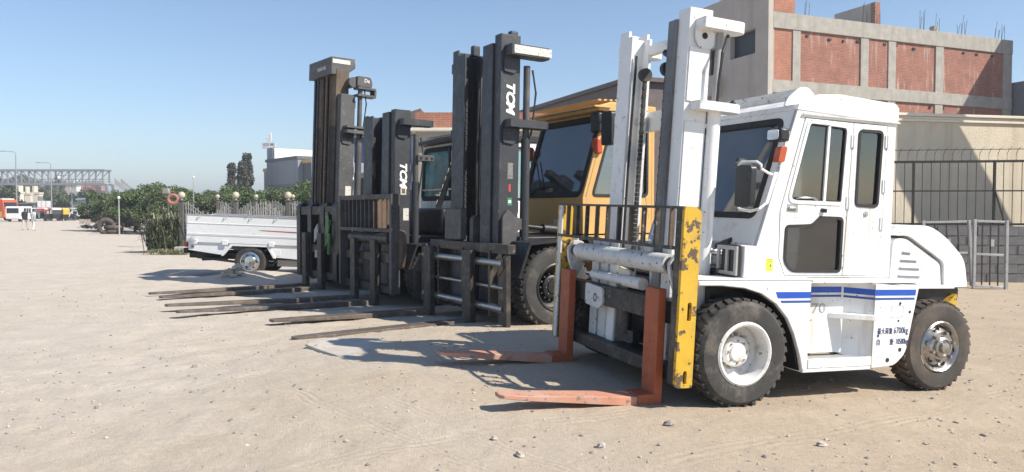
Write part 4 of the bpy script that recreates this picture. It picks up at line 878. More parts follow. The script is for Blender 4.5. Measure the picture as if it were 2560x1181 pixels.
MB().box(-.26,-.02,3.2,3.55,11.91,12.7).build('roof_post', MT['creamtrim'], bld)
# long dark building along the same street
d2 = empty('dark_building', (7.3, 46.4, 0), rz=BA)
tag(d2, 'long shaded brown building with a low sloping roof behind the yellow cab', 'building')
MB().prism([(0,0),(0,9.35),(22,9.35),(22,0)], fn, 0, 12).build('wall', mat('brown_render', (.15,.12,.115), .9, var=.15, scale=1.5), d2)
MB().prism([(-.3,9.36),(-.3,9.62),(22.2,9.62),(22.2,9.36)], fn, -.3, 12.2).build('roof', mat('brown_sheet_roof', (.13,.10,.09), .8, var=.15), d2)
for k in range(4): MB().box(-.04,.0,2+5*k,4+5*k,4.6,6.2).build('window', MT['darkwin'], d2)

# shading neighbour at the right edge of the picture
nb = empty('neighbour_building', (11.9+16.35*cos(BA), 35+16.35*sin(BA), 0), rz=BA)
tag(nb, 'dark blue-grey building at the right edge of the picture', 'building')
dk = mat('blue_grey_render', (.17,.18,.21), .9, var=.1, scale=1.2)
MB().box(0, 10, -9, 6, 0, 8.4).build('wall', dk, nb); MB().box(1.5, 10, -9, -.3, 8.402, 13.5).build('shading_storey', dk, nb)  # upper storey is out of view, raised to shade the brick side
MB().box(1.4,10.2,-9.1,-.2,13.502,13.9).build('parapet', dk, nb)

# cream boundary wall with cornice
WA = math.atan2(1.9, 9.0)
wl = empty('boundary_wall', (6.0, 17.05, 0), rz=WA)
tag(wl, 'cream rendered boundary wall with moulded cornice behind the white forklift', 'wall')
MB().box(0, 16, 0, .28, 0, 3.60).build('wall_panel', MT['creamwall'], wl)
MB().box(-.02, 16, -.05, .33, 3.602, 3.66).build('cornice', MT['creamtrim'], wl, bevel=.01)
MB().box(-.02, 16, -.03, .31, 3.662, 3.72).build('cornice', MT['creamtrim'], wl, bevel=.01)
MB().box(-.02, 16, -.09, .37, 3.722, 3.79).build('cornice', MT['creamtrim'], wl, bevel=.012)

# block wall with barred fence in front of it
FA = math.atan2(-1.35, 9.0)
bf = empty('block_wall', (5.4, 16.9, 0), rz=FA); tag(bf, 'low grey concrete block wall carrying the barred fence', 'wall')
bme = MB().box(0,.39,0,.18,0,.19).mesh('block', MT['block'], 0)
def blk(x, z, i):
    o = bpy.data.objects.new('block', bme); col.objects.link(o); o.parent = bf; o.location = (x, .004*((i*7) % 5-2), z)
i = 0
for row in range(6):
    for k in range(27):
        x = .2*(row % 2)+k*.40+.0
        if 3.2 < x < 7.05: blk(x, row*.20+.002, i); i += 1
MB().box(0, 7.4, .02, .16, 0, 1.195).build('mortar', mat('dark_mortar', (.12,.115,.11), .95), bf)
bf2 = empty('barred_fence', (5.4, 16.9, 1.22), rz=FA); tag(bf2, 'dark iron barred fence with curved spikes on the block wall', 'fence')
MB().box(2.5,7.4,.07,.11,.0,.045).build('rail', MT['iron'], bf2)
MB().box(2.5,7.4,.07,.11,.72,.75).build('rail', MT['iron'], bf2)
MB().box(2.5,7.4,.07,.11,1.34,1.39).build('rail', MT['iron'], bf2)
MB().cyl((2.5,.09,1.62),(7.4,.09,1.62),.008,n=5).build('wire', MT['iron'], bf2)
bar = MB().cyl((0,.09,.03),(0,.09,1.36),.008,n=6).mesh('bar', MT['iron']); spk = MB().tube([(0,.09,1.38),(0,.09,1.52),(.01,.02,1.62),(.03,-.08,1.66)],[.006,.006,.005,.002],5).mesh('spike', MT['iron'])
post = MB().box(-.02,.02,.06,.12,0,1.38).mesh('post', MT['iron'], 0)
for k in range(27):
    x = 2.6+.18*k
    o = bpy.data.objects.new('post' if k % 9 == 4 else 'bar', post if k % 9 == 4 else bar); col.objects.link(o); o.parent = bf2; o.location = (x,0,0)
    o = bpy.data.objects.new('spike', spk); col.objects.link(o); o.parent = bf2; o.location = (x+.06,0,0)
MB().bar((4.95,.06,.72),(5.15,.06,.02),.03,.02).build('brace', MT['iron'], bf2)
# steel gate frames leaning on the wall
def gate(px0, px1, py0, py1, Y, lean, label, slats):
    x0 = at(px0, Y)[0]; x1 = at(px1, Y)[0]; h = CAM_H+(525-py0)/FPX*Y
    g = empty('gate_frame', (x0, Y, 0), rot=(R(-6), R(lean), R(-8))); tag(g, label, 'gate frame', 'steel gate frames leaning on the wall')
    w = x1-x0
    for a, b_ in (((0,0,0),(0,0,h)),((w,0,0),(w,0,h))): MB().bar(a, b_, .07, .05).build('stile', MT['frame'], g, bevel=.006)
    for z in (.05, h*.5, h-.03): MB().bar((.036,0,z),(w-.036,0,z),.045,.045).build('rail', MT['frame'], g, bevel=.005)
    for k in range(slats):
        u = w*(k+1)/(slats+1); MB().bar((u,.0,.08),(u,.0,h-.06),.022,.02).build('bar', MT['iron'], g)
    MB().box(w*.5,w*.5+.06,-.03,.03,h*.62,h*.72).build('latch', MT['frame'], g)
gate(2437, 2512, 548, 690, 14.9, 2.5, 'pale steel gate frame leaning on the block wall behind the white forklift', 3)
gate(2318, 2425, 552, 690, 15.4, -1.0, 'steel gate frame half hidden by the white counterweight', 3)

# unseen lorry crane, added right of the view for its shadows: its body shades the block wall, its boom throws the slanting shadow on the cream wall
exc = empty('shadow_lorry', (17.3, 15.6, 0)); tag(exc, 'unseen yellow lorry crane with raised boom, added to shade the walls', 'lorry')
yb = MT['cabyellow']
for x in (-2.6, -1.5, 2.4):
    for s_ in (-1, 1): wheel(exc, x, 1.15*s_, .5, .28, s_, 'disc')
MB().box(-3.5,3.4,-.5,.5,.5,.95).build('chassis', MT['black'], exc, bevel=.02)
MB().box(-3.5,1.4,-1.15,1.15,.95,1.25).build('deck', MT['grey'], exc, bevel=.02)
MB().box(-3.4,.9,-1.1,1.1,1.252,2.75).build('machinery_house', yb, exc, bevel=.06)
MB().prism(rpoly([(1.5,.9),(1.5,2.9),(2.9,2.9),(3.4,1.9),(3.4,.9)],.1,3),'xz',-1.12,1.12).build('cab', yb, exc, bevel=.03)
for s_ in (-1, 1): MB().prism(rpoly([(1.75,1.9),(1.75,2.7),(2.8,2.7),(3.1,1.9)],.06,3),'xz',1.121*s_,1.125*s_).build('cab_window', MT['darkwin'], exc)
MB().prism([(-.6,1.6),(-.6,2.9),(-3.0,4.75),(-5.6,6.35)], 'xz', .95, 1.55).prism([(-5.6,6.35),(-5.6,5.1),(-3.0,3.0),(-3.0,4.75)], 'xz', .95, 1.55).prism([(-3.0,4.75),(-3.0,3.0),(-1.6,1.6),(-.6,1.6)], 'xz', .95, 1.55).build('boom', yb, exc)
MB().box(-2.2,-.2,.9,1.6,1.26,2.4).build('boom_foot', yb, exc, bevel=.03)
for k in range(4): MB().bar((-5.3+.42*k,1.25,6.1-.25*k),(-5.15+.42*k,1.25,6.55-.25*k),.09,.3).build('boom_lug', MT['dark'], exc)

# ------------------------------------------------------------------ buildings behind the row
bb = empty('brick_shop', (at(1040,31)[0], 31, 0)); tag(bb, 'low red brick building with a white cornice band between the two charcoal masts', 'building')
MB().box(0,9.6,0,6,0,4.72).build('wall', mat('shop_render', (.33,.30,.27), .9, var=.1), bb)
MB().box(0,9.6,-.02,6,4.85,5.50).build('brick_parapet', MT['brick2'], bb)
MB().box(-.2,9.8,-.35,6.1,4.722,4.848).build('cornice', MT['creamtrim'], bb, bevel=.02)
for k in range(3): MB().box(.8+3*k,2.6+3*k,-.03,.0,1.0,3.6).build('shutter', mat('blue_shutter', (.10,.16,.26), .6), bb)
bl = empty('apartment_building', (at(885,36)[0], 36, 0)); tag(bl, 'pale blue building with dark balcony glimpsed between two masts', 'building')
MB().box(0,3.0,0,5,0,5.05).build('wall', mat('pale_blue_render', (.42,.48,.56), .85, var=.08, scale=1.5), bl)
MB().box(.05,2.7,-.04,.0,3.75,4.95).build('balcony_opening', mat('dark_blue_glass', (.03,.05,.12), .4), bl)  # dark blue pane in the balcony opening
MB().box(-.05,2.8,-.6,-.042,3.25,3.72).build('balcony', mat('balcony_render', (.45,.50,.58), .85), bl, bevel=.02)
for k in range(4): MB().box(.15+.62*k,.55+.62*k,-.03,.0,2.15,3.05).build('window', MT['darkwin'], bl)
MB().box(.0,2.8,-.05,-.002,1.0,2.05).build('blue_panel', mat('blue_panel', (.16,.26,.42), .6), bl)
MB().prism([(-.3,5.06),(3.2,5.06),(3.2,6.3),(1.6,5.8)],'xz',-.2,5.2).build('roof', mat('brown_roof', (.16,.12,.11), .85), bl)

# roadside cafe with flame-shaped roof sign
cf = empty('roadside_building', (*at(668,96), 0), rz=R(-50)); tag(cf, 'grey box-fronted roadside building with a white tower and roof sign beyond the hedge', 'building')
gp = mat('grey_cladding', (.24,.255,.285), .6, var=.06, scale=.6, streak=((.19,.2,.22), .3, 1)); gd = mat('dark_cladding', (.10,.105,.12), .6)
MB().box(.3,9.0,.4,12,0,4.6).build('ground_floor', gp, cf); MB().box(0,9.2,0,12.5,4.6,7.5).build('upper_box', gp, cf, bevel=.03); MB().box(-.1,9.3,-.15,12.6,7.502,7.85).build('roof_edge', gd, cf)
for k in range(6): MB().box(1.6+1.2*k,2.5+1.2*k,.34,.40,3.0,4.3).build('window', MT['darkwin'], cf)
for k in range(4): MB().box(1.8+1.5*k,2.1+1.5*k,.34,.40,1.4,2.2).build('window', MT['darkwin'], cf)
MB().box(-1.3,.55,.6,7.6,4.6,9.35).build('tower', gp, cf); MB().box(.552,.75,.75,7.6,7.86,9.3).build('lit_tower_face', mat('white_render', (.80,.80,.78), .8), cf)  # white tower: shaded sides coloured grey, sunlit face coloured white
ob = mat('orange_trim', (.66,.40,.14), .6)
MB().box(9.3,12.5,.5,3,7.0,7.4).build('orange_band', ob, cf); MB().box(9.21,12.4,.6,8,2,6.99).build('wing', gd, cf); MB().box(12.41,15.6,.2,6,5.0,7.6).build('white_box', mat('white_panel', (.75,.75,.75), .7), cf)
MB().box(-1.6,-.05,.3,3,3.9,6.4).build('side_wing', gp, cf); MB().box(-1.7,-.02,.2,3,6.4,6.8).build('orange_band', ob, cf)
sg = empty('roof_sign', (*at(674,97), 9.6), rz=R(-12)); sg.scale = (.56,.56,.62); tag(sg, 'white flame emblem over block letters on the roof of the grey building', 'sign')
wm_ = mat('white_sign', (.85,.83,.80), .6, var=.02); bm_ = mat('sign_brown', (.20,.15,.14), .7)  # white for board and flames, dull brown for letters and stand
MB().box(-1.5,1.6,-.1,.1,-.35,-.25).box(-1.2,-1.12,-.05,.05,-.3,0).box(1.1,1.18,-.05,.05,-.3,0).build('sign_stand', bm_, sg)
MB().box(-1.75,1.75,-.06,.06,-.05,.78).build('sign_board', wm_, sg)
for k, ch in enumerate('IOOIIMI'):
    text_mesh('sign_letter', ch, .74, bm_, sg, Matrix.Translation((-1.30+.43*k,-.065,.36)) @ Matrix.Rotation(R(90),4,'X'), bold=.02)
for pts in ([(-.75,1.75),(-.35,1.35),(-.1,.85),(.15,.85),(-.05,1.5),(-.45,2.15)], [(-.05,2.45),(.1,1.6),(.25,.85),(.45,.85),(.42,1.7),(.20,2.7)], [(.38,3.0),(.45,2.0),(.40,1.0),(.55,.95),(.68,2.0),(.60,2.9)]):
    MB().prism(rpoly(pts,.15,4), 'xz', -.08, .08).build('flame', wm_, sg)
# ------------------------------------------------------------------ white pick-up
pk = empty('pickup_truck', (-6.05, 18.25, .0), rot=(0, R(2.3), R(1))); tag(pk, 'white pick-up with dropside bed and red flash parked behind the forklifts', 'pickup truck')
pw = mat('pickup_white', (.80,.80,.79), .35, var=.03, dirt=(DUST, .05, 3))
y0 = -.80
pk.scale = (1.03,)*3
def pside(s, outer):
    pl = [(-1.40,.74),(-1.40,1.34),(1.30,1.34),(1.30,.74)]
    MB().prism(pl, 'xz', s*.79, s*.83).build('bed_side', pw, pk, bevel=.006)
    for z in (.90,.925,1.16): MB().box(-1.39,1.29,s*.83-.001 if s > 0 else -.838,s*.83+.008 if s > 0 else -.829,z,z+.012).build('pressed_rib', pw, pk)
    MB().box(-1.41,1.31,min(s*.78,s*.84),max(s*.78,s*.84),1.342,1.365).build('top_rail', MT['grey'], pk, bevel=.004)
    for x in (-1.22,-.55,.48): MB().box(x-.06,x+.06,min(s*.832,s*.85),max(s*.832,s*.85),.70,.80).build('hinge', pw, pk, bevel=.006)
    for x in (-1.14,-.56,.0,.55): MB().tube([(x,s*.845,1.34),(x+.03,s*.87,1.32),(x+.06,s*.845,1.34)],.008,6).build('rope_hook', MT['grey'], pk)
    MB().prism([(-1.37,.737),(-1.37,.56),(-.60,.47),(-.40,.737)], 'xz', s*.74, s*.80).build('lower_panel', pw, pk, bevel=.008)
    MB().prism([(.38,.737),(.54,.46),(1.30,.42),(1.30,.737)], 'xz', s*.74, s*.80).build('lower_panel', pw, pk, bevel=.008)
    MB().prism([(-.64,.45),(-.43,.734),(.41,.734),(.58,.44),(.52,.44),(.37,.685),(-.39,.685),(-.58,.46)], 'xz', s*.80, s*.825).build('arch_trim', pw, pk, bevel=.006)
    MB().prism([(.18,1.06),(.30,1.045),(1.29,1.02),(1.29,1.045),(.40,1.06)], 'xz', s*.831, s*.834).build('red_flash', MT['redmark'], pk)
    MB().prism(rpoly([(.50,.50),(.50,.64),(.68,.64),(.68,.50)],.03,3), 'xz', s*.80, s*.806).build('fuel_flap', pw, pk, bevel=.003)
    MB().cyl((-1.28,s*.80,.64),(-1.28,s*.808,.64),.035).build('filler_cap', MT['grey'], pk)
pside(-1, True); pside(1, False)
MB().box(-1.39,1.29,-.785,.785,.70,.735).build('bed_floor', MT['grey'], pk)
MB().box(-1.44,-1.40,-.78,.78,.74,1.34).build('tailgate', pw, pk, bevel=.006)
MB().box(1.26,1.30,-.785,.785,.74,1.45).build('headboard', pw, pk, bevel=.006)
MB().box(-1.50,-1.40,-.74,.74,.48,.60).build('rear_bumper', MT['black'], pk, bevel=.01)
for s in (-1, 1): MB().box(-1.47,-1.42,s*.68-.07,s*.68+.07,.62,.78).build('tail_lamp', MT['amber'], pk, bevel=.006)
MB().box(-1.5,2.6,-.42,.42,.36,.52).build('chassis', MT['black'], pk, bevel=.02)
MB().cyl((-1.15,-.55,.36),(-.6,-.5,.40),.05).build('exhaust', MT['dark'], pk)
MB().bar((-1.2,-.70,.40),(-.30,-.70,.32),.04,.05).build('leaf_spring', MT['black'], pk)
MB().box(.55,1.2,-.60,-.30,.25,.40).build('battery_tray', MT['grey'], pk, bevel=.01)
def car_wheel(root, x, y, r, w, s):
    c = (x, y, r); ax = (0, s, 0); ir = r*.62; pr_ = root; root = empty('wheel'); root.parent = pr_
    MB().lathe([(ir,-.01),(r*.8,.012),(r*.95,0),(r,-.03),(r,-w+.03),(r*.95,-w),(ir,-w)], c, ax, 32).build('tyre', MT['tyre'], root)
    rm = MB().lathe([(ir,-.005),(ir-.02,.0),(ir-.035,-.04),(ir*.70,-.035),(ir*.55,-.005),(ir*.28,.0),(ir*.26,.02),(.002,.025)], c, ax, 28).build('rim', MT['chrome'], root)
    h = MB(); q = Vector(ax).to_track_quat('Z','Y')
    for k in range(6): h.lathe([(.028,-.012),(.02,-.014),(.001,-.016)], Vector(c)+q @ Vector((cos(k*pi/3)*ir*.66, sin(k*pi/3)*ir*.66, .0)), ax, 8)
    tag(h.build('rim_holes', MT['gap'], root), kind='stuff')
for x in (0, 2.35):
    for s in (-1, 1): car_wheel(pk, x, s*.80, .35, .20, s)
    MB().cyl((x,-.7,.35),(x,.7,.35),.05).build('axle', MT['black'], pk)
MB().prism(rpoly([(1.36,.42),(1.36,1.75),(1.55,1.84),(2.45,1.82),(3.0,1.25),(3.15,.95),(3.15,.42)],.08,3),'xz',-.80,.80).build('cab', pw, pk, bevel=.05)
for s in (-1,1): MB().prism(rpoly([(1.5,1.2),(1.52,1.7),(2.35,1.7),(2.75,1.25)],.06,3),'xz',.801*s,.806*s).build('cab_window', MT['darkwin'], pk)

# ------------------------------------------------------------------ garden fences with globe lamps
MT['globe'] = mat('cream_globe', (.47,.42,.31), .5, var=.08)
MT['fencegrey'] = mat('grey_fence_paint', (.30,.29,.285), .6, .1, var=.15)
MT['pillar'] = mat('fence_pillar', (.10,.095,.092), .85, var=.15)
def fence(Y, pxs, zt, label, gl, gr, wave=2, zb=.15, nbar=19, s=1.0):
    x0 = at(pxs[0], Y)[0]; f = empty('garden_fence', (x0, Y, 0)); tag(f, label, 'fence')
    X = [at(p, Y)[0]-x0 for p in pxs]
    bars = {}
    for i, x in enumerate(X):
        if pxs[i] > 800: continue
        MB().box(x-.075*s,x+.075*s,-.08,.08,0,zt).box(x-.10*s,x+.10*s,-.10,.10,zt,zt+.04).build('pillar', MT['pillar'], f, bevel=.01)
    for i in range(len(X)-1):
        xa, xb = X[i]+.11*s, X[i+1]-.11*s; w = xb-xa; top = lambda u: zt-.30+.22*cos(2*pi*u*wave/2+ (pi if i % 2 else 0))
        for k in range(nbar):
            u = (k+.5)/nbar; h = top(u)+(.10 if k % 2 else 0)
            MB().cyl((xa+u*w,0,zb),(xa+u*w,0,h),.016*s,n=5).build('bar', MT['fencegrey'], f)
        for off in (0, -.16):
            MB().tube([(xa+w*t/12,0,top(t/12)+off) for t in range(13)],.014*s,5).build('curved_rail', MT['fencegrey'], f)
        MB().box(xa,xb,-.015,.015,zb,zb+.04).build('rail', MT['fencegrey'], f); MB().box(xa,xb,-.012,.012,zt*.48,zt*.48+.03).build('rail', MT['fencegrey'], f)
        for k in range(0, nbar-2, 3):
            u = (k+1.5)/nbar; MB().tube([(xa+u*w+cos(a*pi/5)*.055*s,0,zt*.48+.14+sin(a*pi/5)*.09) for a in range(11)],.009*s,4).build('scroll', MT['fencegrey'], f)
    for i, p in enumerate(pxs):
        if p > 800: continue
        lm = empty('globe_lamp', (x0+X[i], Y, zt+.04)); tag(lm, gl[i], 'lamp', 'globe lamps on the garden fences')
        MB().cyl((0,0,.001),(0,0,.05),.05*s).build('collar', MT['fencegrey'], lm); MB().sphere((0,0,.05+gr),gr,18,12).build('globe', MT['globe'], lm)
    return f
fence(27.3, [455,590,721,855], 1.86, 'grey ornamental fence with wavy top behind the white pick-up', ['cream globe lamp on the gate pillar beside the life ring','cream globe lamp on the middle pillar above the pick-up bed','cream globe lamp on the pillar nearest the tall brown mast',''], .125, nbar=20)
fence(40, [545,641,733,830], 2.05, 'second grey ornamental fence standing farther back in the garden', ['smaller globe lamp farthest left on the rear fence','smaller globe lamp in the middle of the rear fence','smaller globe lamp on the rear fence next to the brown mast',''], .11, nbar=22)
# stone kerb block and rubbish bin by the gate pillar
MB().box(-.22,.22,-.2,.2,0,.26).build('kerb_block', MT['stone'], bevel=.03)
o = col.objects['kerb_block']; o.location = (*at(455,26.6), 0); tag(o, 'pale stone block at the foot of the gate pillar', 'stone block')
# life ring on its pole, spotlight
lr = empty('life_ring', at(433,31,498)); tag(lr, 'faded red life ring hung on a thin pole beside the gate pillar', 'life ring')
MB().lathe([(.175+.055*cos(a*pi/5), .055*sin(a*pi/5)) for a in range(10)], (0,0,0), (.35,-1,0), 28, True).build('ring', mat('faded_red', (.36,.14,.12), .6, var=.1), lr)
lp = empty('pole', (*at(422,31.2), 0)); tag(lp, 'thin grey pole with a floodlight beside the life ring', 'pole')
MB().cyl((0,0,0),(0,0,2.35),.03).build('shaft', MT['fencegrey'], lp); MB().box(-.22,.05,-.1,.1,2.2,2.42).build('floodlight', MT['fencegrey'], lp, bevel=.03)
MB().bar((0,0,2.25),(.3,-.15,2.05),.03).build('arm', MT['fencegrey'], lp)

# ------------------------------------------------------------------ plants
def leafmat(name, c, var=.35):
    m, t, b = mk(name); n = tex(t, 'ShaderNodeTexNoise', 1.2, 4); n2 = tex(t, 'ShaderNodeTexNoise', 9, 3)
    cc = ramp(t, n.outputs[0], .3, tuple(x*(1-var) for x in c), .7, tuple(x*(1+var) for x in c))
    cc = mixc(t, .5, cc, ramp(t, n2.outputs[0], .3, (.6,.6,.6), .7, (1.3,1.3,1.2)), 'MULTIPLY')
    t.links.new(cc, b.inputs['Base Color']); b.inputs['Roughness'].default_value = .6
    if 'Subsurface Weight' in b.inputs: b.inputs['Subsurface Weight'].default_value = 0
    return m
MT['leaf'] = leafmat('ficus_leaves', (.085,.125,.040)); MT['leaf2'] = leafmat('olive_leaves', (.095,.122,.048)); MT['leafdark'] = leafmat('cypress_leaves', (.075,.080,.062))
MT['twig'] = leafmat('dry_grey_twigs', (.13,.115,.095)); MT['blade'] = leafmat('long_pale_leaves', (.24,.25,.13)); MT['bladed'] = leafmat('long_dark_leaves', (.085,.10,.06))
MT['bark'] = mat('bark', (.13,.10,.075), .95, var=.25, scale=8, bmp=.5, bscale=20)
def crown(rd, n, rx, ry, z0, z1, size, shape, bare=0, lumps=14, lr=1):
    """leaf quads gathered in clumps through the crown's volume"""
    mb = MB(); cl = []
    for i in range(lumps):
        u = rd.random(); a = rd.uniform(0, 2*pi); k = shape(u)*sqrt(rd.random())
        cl.append((cos(a)*rx*k, sin(a)*ry*k, z0+(z1-z0)*u, lr*rd.uniform(.16, .30)*min(rx, (z1-z0))))
    for i in range(n):
        x, y, z, r = rd.choice(cl); v = Vector((rd.gauss(0,1), rd.gauss(0,1), rd.gauss(0,.8))); v = v.normalized()*r*rd.random()**.4
        p = Vector((x,y,z))+v
        if p.z < z0-.05: p.z = z0+rd.random()*.2
        q = Vector((rd.gauss(0,1), rd.gauss(0,1), rd.gauss(.5,.8))).normalized(); a = q.orthogonal().normalized()
        a.rotate(Matrix.Rotation(rd.uniform(0,6.3),3,q)); b = q.cross(a); L = size*rd.uniform(.6,1.4)
        mb.add([p-a*L*.5, p+b*L*.28, p+a*L*.55, p-b*L*.28], [(0,1,2,3)])
    return mb
def tree_meshes(seed, n, rx, ry, z0, z1, size, shape, leaf, trunk_h, lumps, tr=.10, under=0, lr=1):
    rd = random.Random(seed); out = []
    out.append(('crown', crown(rd, n, rx, ry, z0, z1, size, shape, lumps=lumps, lr=lr).mesh('crown', MT[leaf], 0)))
    if under: out.append(('inner_twigs', crown(rd, under, rx*.95, ry*.95, .25, z0+.6, size*.8, lambda u: 1, lumps=lumps).mesh('inner_twigs', MT['twig'], 0)))
    tb = MB().tube([(0,0,-.1),(.04,.02,trunk_h*.4),(-.03,.03,trunk_h*.75),(.02,0,trunk_h)], [tr*1.3,tr,tr*.8,tr*.5], 8)
    for k in range(6):
        a = k*1.05+rd.uniform(-.3,.3); h = trunk_h*rd.uniform(.45,.8); e = Vector((cos(a)*rx*.6, sin(a)*ry*.6, h+(z1-h)*rd.uniform(.3,.6)))
        tb.tube([(0,0,h),(e.x*.5,e.y*.5,h+(e.z-h)*.6),tuple(e)], [tr*.5,tr*.35,tr*.12], 5)
    out.append(('trunk', tb.mesh('trunk', MT['bark'])))
    return out
def plant(name, meshes, loc, rz, sc, label, cat, group=None):
    r = empty(name, loc, rz); r.scale = (sc,sc,sc); tag(r, label, cat, group)
    for nm, me in meshes:
        o = bpy.data.objects.new(nm, me); col.objects.link(o); o.parent = r
    return r
dome = lambda u: sqrt(max(0, 1-(max(0, u-.25)/.78)**2))
hv = [tree_meshes(20+i, 6200, 2.1, 1.9, 1.0, 3.05, .17, dome, 'leaf' if i != 1 else 'leaf2', 1.9, 26, .10, 2600) for i in range(3)]
rt = random.Random(11); k = 0
HL = 'ficus tree in the clipped hedge behind the ornamental fence'
for row, (Y0, Y1, pa, pb, n, zs) in enumerate(((57, 49, 268, 415, 5, .84), (60, 54, 440, 800, 8, .92), (74, 70, 330, 790, 8, 1.16))):
    for i in range(n):
        u = i/(n-1); Y = Y0+(Y1-Y0)*u; px = pa+(pb-pa)*u+rt.uniform(-6,6)
        if row == 0 and i == 0: lab = 'ficus tree at the left end of the hedge above the old tyres'
        else: lab = ('grey-stemmed ' if row == 0 else 'taller ' if row == 2 else '')+HL+(' left of the life ring' if row == 0 else ' in the back row' if row == 2 else ' in the middle row')
        plant('ficus_tree', hv[k % 3], (*at(px, Y), 0), rt.uniform(0,6), zs*rt.uniform(.9,1.1), lab, 'tree', ['front hedge trees','middle hedge trees','back hedge trees'][row]); k += 1
cyp = [tree_meshes(40+i, 13000, .85, .85, .8, 8.8, .26, lambda u: (1-.6*u**1.6), 'leafdark', 8.2, 70, .14, 0, 2.3) for i in range(2)]
plant('conifer_tree', cyp[0], (*at(580,92), 0), .4, .80, 'shorter dark conifer left of the tall pair on the skyline', 'tree', 'dark conifers')
plant('conifer_tree', cyp[1], (*at(607,94), 0), 2.4, .84, 'dark conifer with a broad lower crown on the skyline', 'tree', 'dark conifers')
plant('conifer_tree', cyp[0], (*at(619,96), 0), 4.4, .96, 'tallest slim dark conifer on the skyline next to the grey building', 'tree', 'dark conifers')
# arching clump by the gate pillar
def clump(seed, n, h, spread, w, m):
    rd = random.Random(seed); mb = MB()
    for i in range(n):
        a = rd.uniform(0,2*pi); hh = h*rd.uniform(.35,1.05); sp = spread*rd.uniform(.2,1.1)*(1.2-.5*hh/h); bx, by = rd.gauss(0,.28), rd.gauss(0,.22); z0 = rd.uniform(0,.55*h)*(rd.random() > .45)
        pts = [Vector((bx+cos(a)*sp*t, by+sin(a)*sp*t, z0+(hh-z0)*(1-(1-t)**2)-.35*h*max(0,t-.6)**1.3*rd.uniform(.3,1.5))) for t in (0,.35,.7,1)]
        sd = Vector((-sin(a),cos(a),0)); ww = w*rd.uniform(.6,1.3)
        vs = []
        for j, p in enumerate(pts): vs += [p-sd*ww*(.5,.6,.45,.05)[j], p+sd*ww*(.5,.6,.45,.05)[j]]
        mb.add(vs, [(0,1,3,2),(2,3,5,4),(4,5,7,6)])
    return mb.mesh('leaves', MT[m], 0)
g = empty('leafy_shrub', (*at(418,27.6), 0)); tag(g, 'grey-green shrub with long arching leaves at the gate pillar', 'shrub')
for nm, me in (('leaves', clump(1, 1300, 1.30, .85, .03, 'bladed')), ('pale_leaves', clump(2, 260, 1.55, .75, .03, 'blade'))):
    o = bpy.data.objects.new(nm, me); col.objects.link(o); o.parent = g
for j in range(5): MB().tube([(.1*j-.2,.05*(j%2),0),(.13*j-.26,.03,.7),(.2*j-.4,.0,1.2)],[.03,.02,.01],6).build('stem', MT['bark'], g)
g2 = empty('leafy_shrub', (*at(448,27.9), 0)); tag(g2, 'smaller dark shrub squeezed between the arching shrub and the gate pillar', 'shrub')
o = bpy.data.objects.new('leaves', clump(3, 300, 1.25, .55, .05, 'bladed')); col.objects.link(o); o.parent = g2
o = bpy.data.objects.new('dry_grass', clump(5, 260, .22, .5, .02, 'blade')); col.objects.link(o); o.location = (*at(420,26.3), 0); o.scale = (1.4,.7,1); tag(o, 'tuft of dry grass at the foot of the arching shrub', 'grass')
# old tyres and garden lamp posts by the hedge
for k, (px, py, Y, rot, lab) in enumerate(((283,556,49,(0,0,0),'old tyre lying on top of another beside the hedge'),(283,568,49,(0,0,0),'old tyre lying flat under the other one beside the hedge'),(265,566,48.6,(R(90),0,R(20)),'old tyre standing upright against the lying pair'))):
    x, y, z = at(px, Y, py); mb = MB().lathe([(.42+.14*cos(a*pi/5), .14*sin(a*pi/5)) for a in range(10)], (0,0,0), (0,0,1), 24, True)
    o = mb.build('old_tyre', MT['tyre_brown']); o.location = (x, y, (.14,.42,.5)[(1,0,2)[k]]); o.rotation_euler = rot; tag(o, lab, 'tyre', 'old tyres by the hedge')
for px, top, base, Y, lab in ((298,490,572,46,'garden lamp post with a small white head in front of the hedge'),(485,440,540,58,'white lamp post with a twin head rising above the hedge'),(1,1,1,0,'')):
    if not Y: continue
    z = CAM_H+(525-top)/FPX*Y; l = empty('garden_lamp_post', (*at(px,Y),0)); tag(l, lab, 'lamp post')
    MB().cyl((0,0,0),(0,0,z-.25),.045,.03).build('post', MT['frame'], l); MB().sphere((0,0,z-.12),.085,12,8,(1,1,1.2)).build('head', mat('lamp_head_'+str(px), (.75,.74,.70), .5), l)
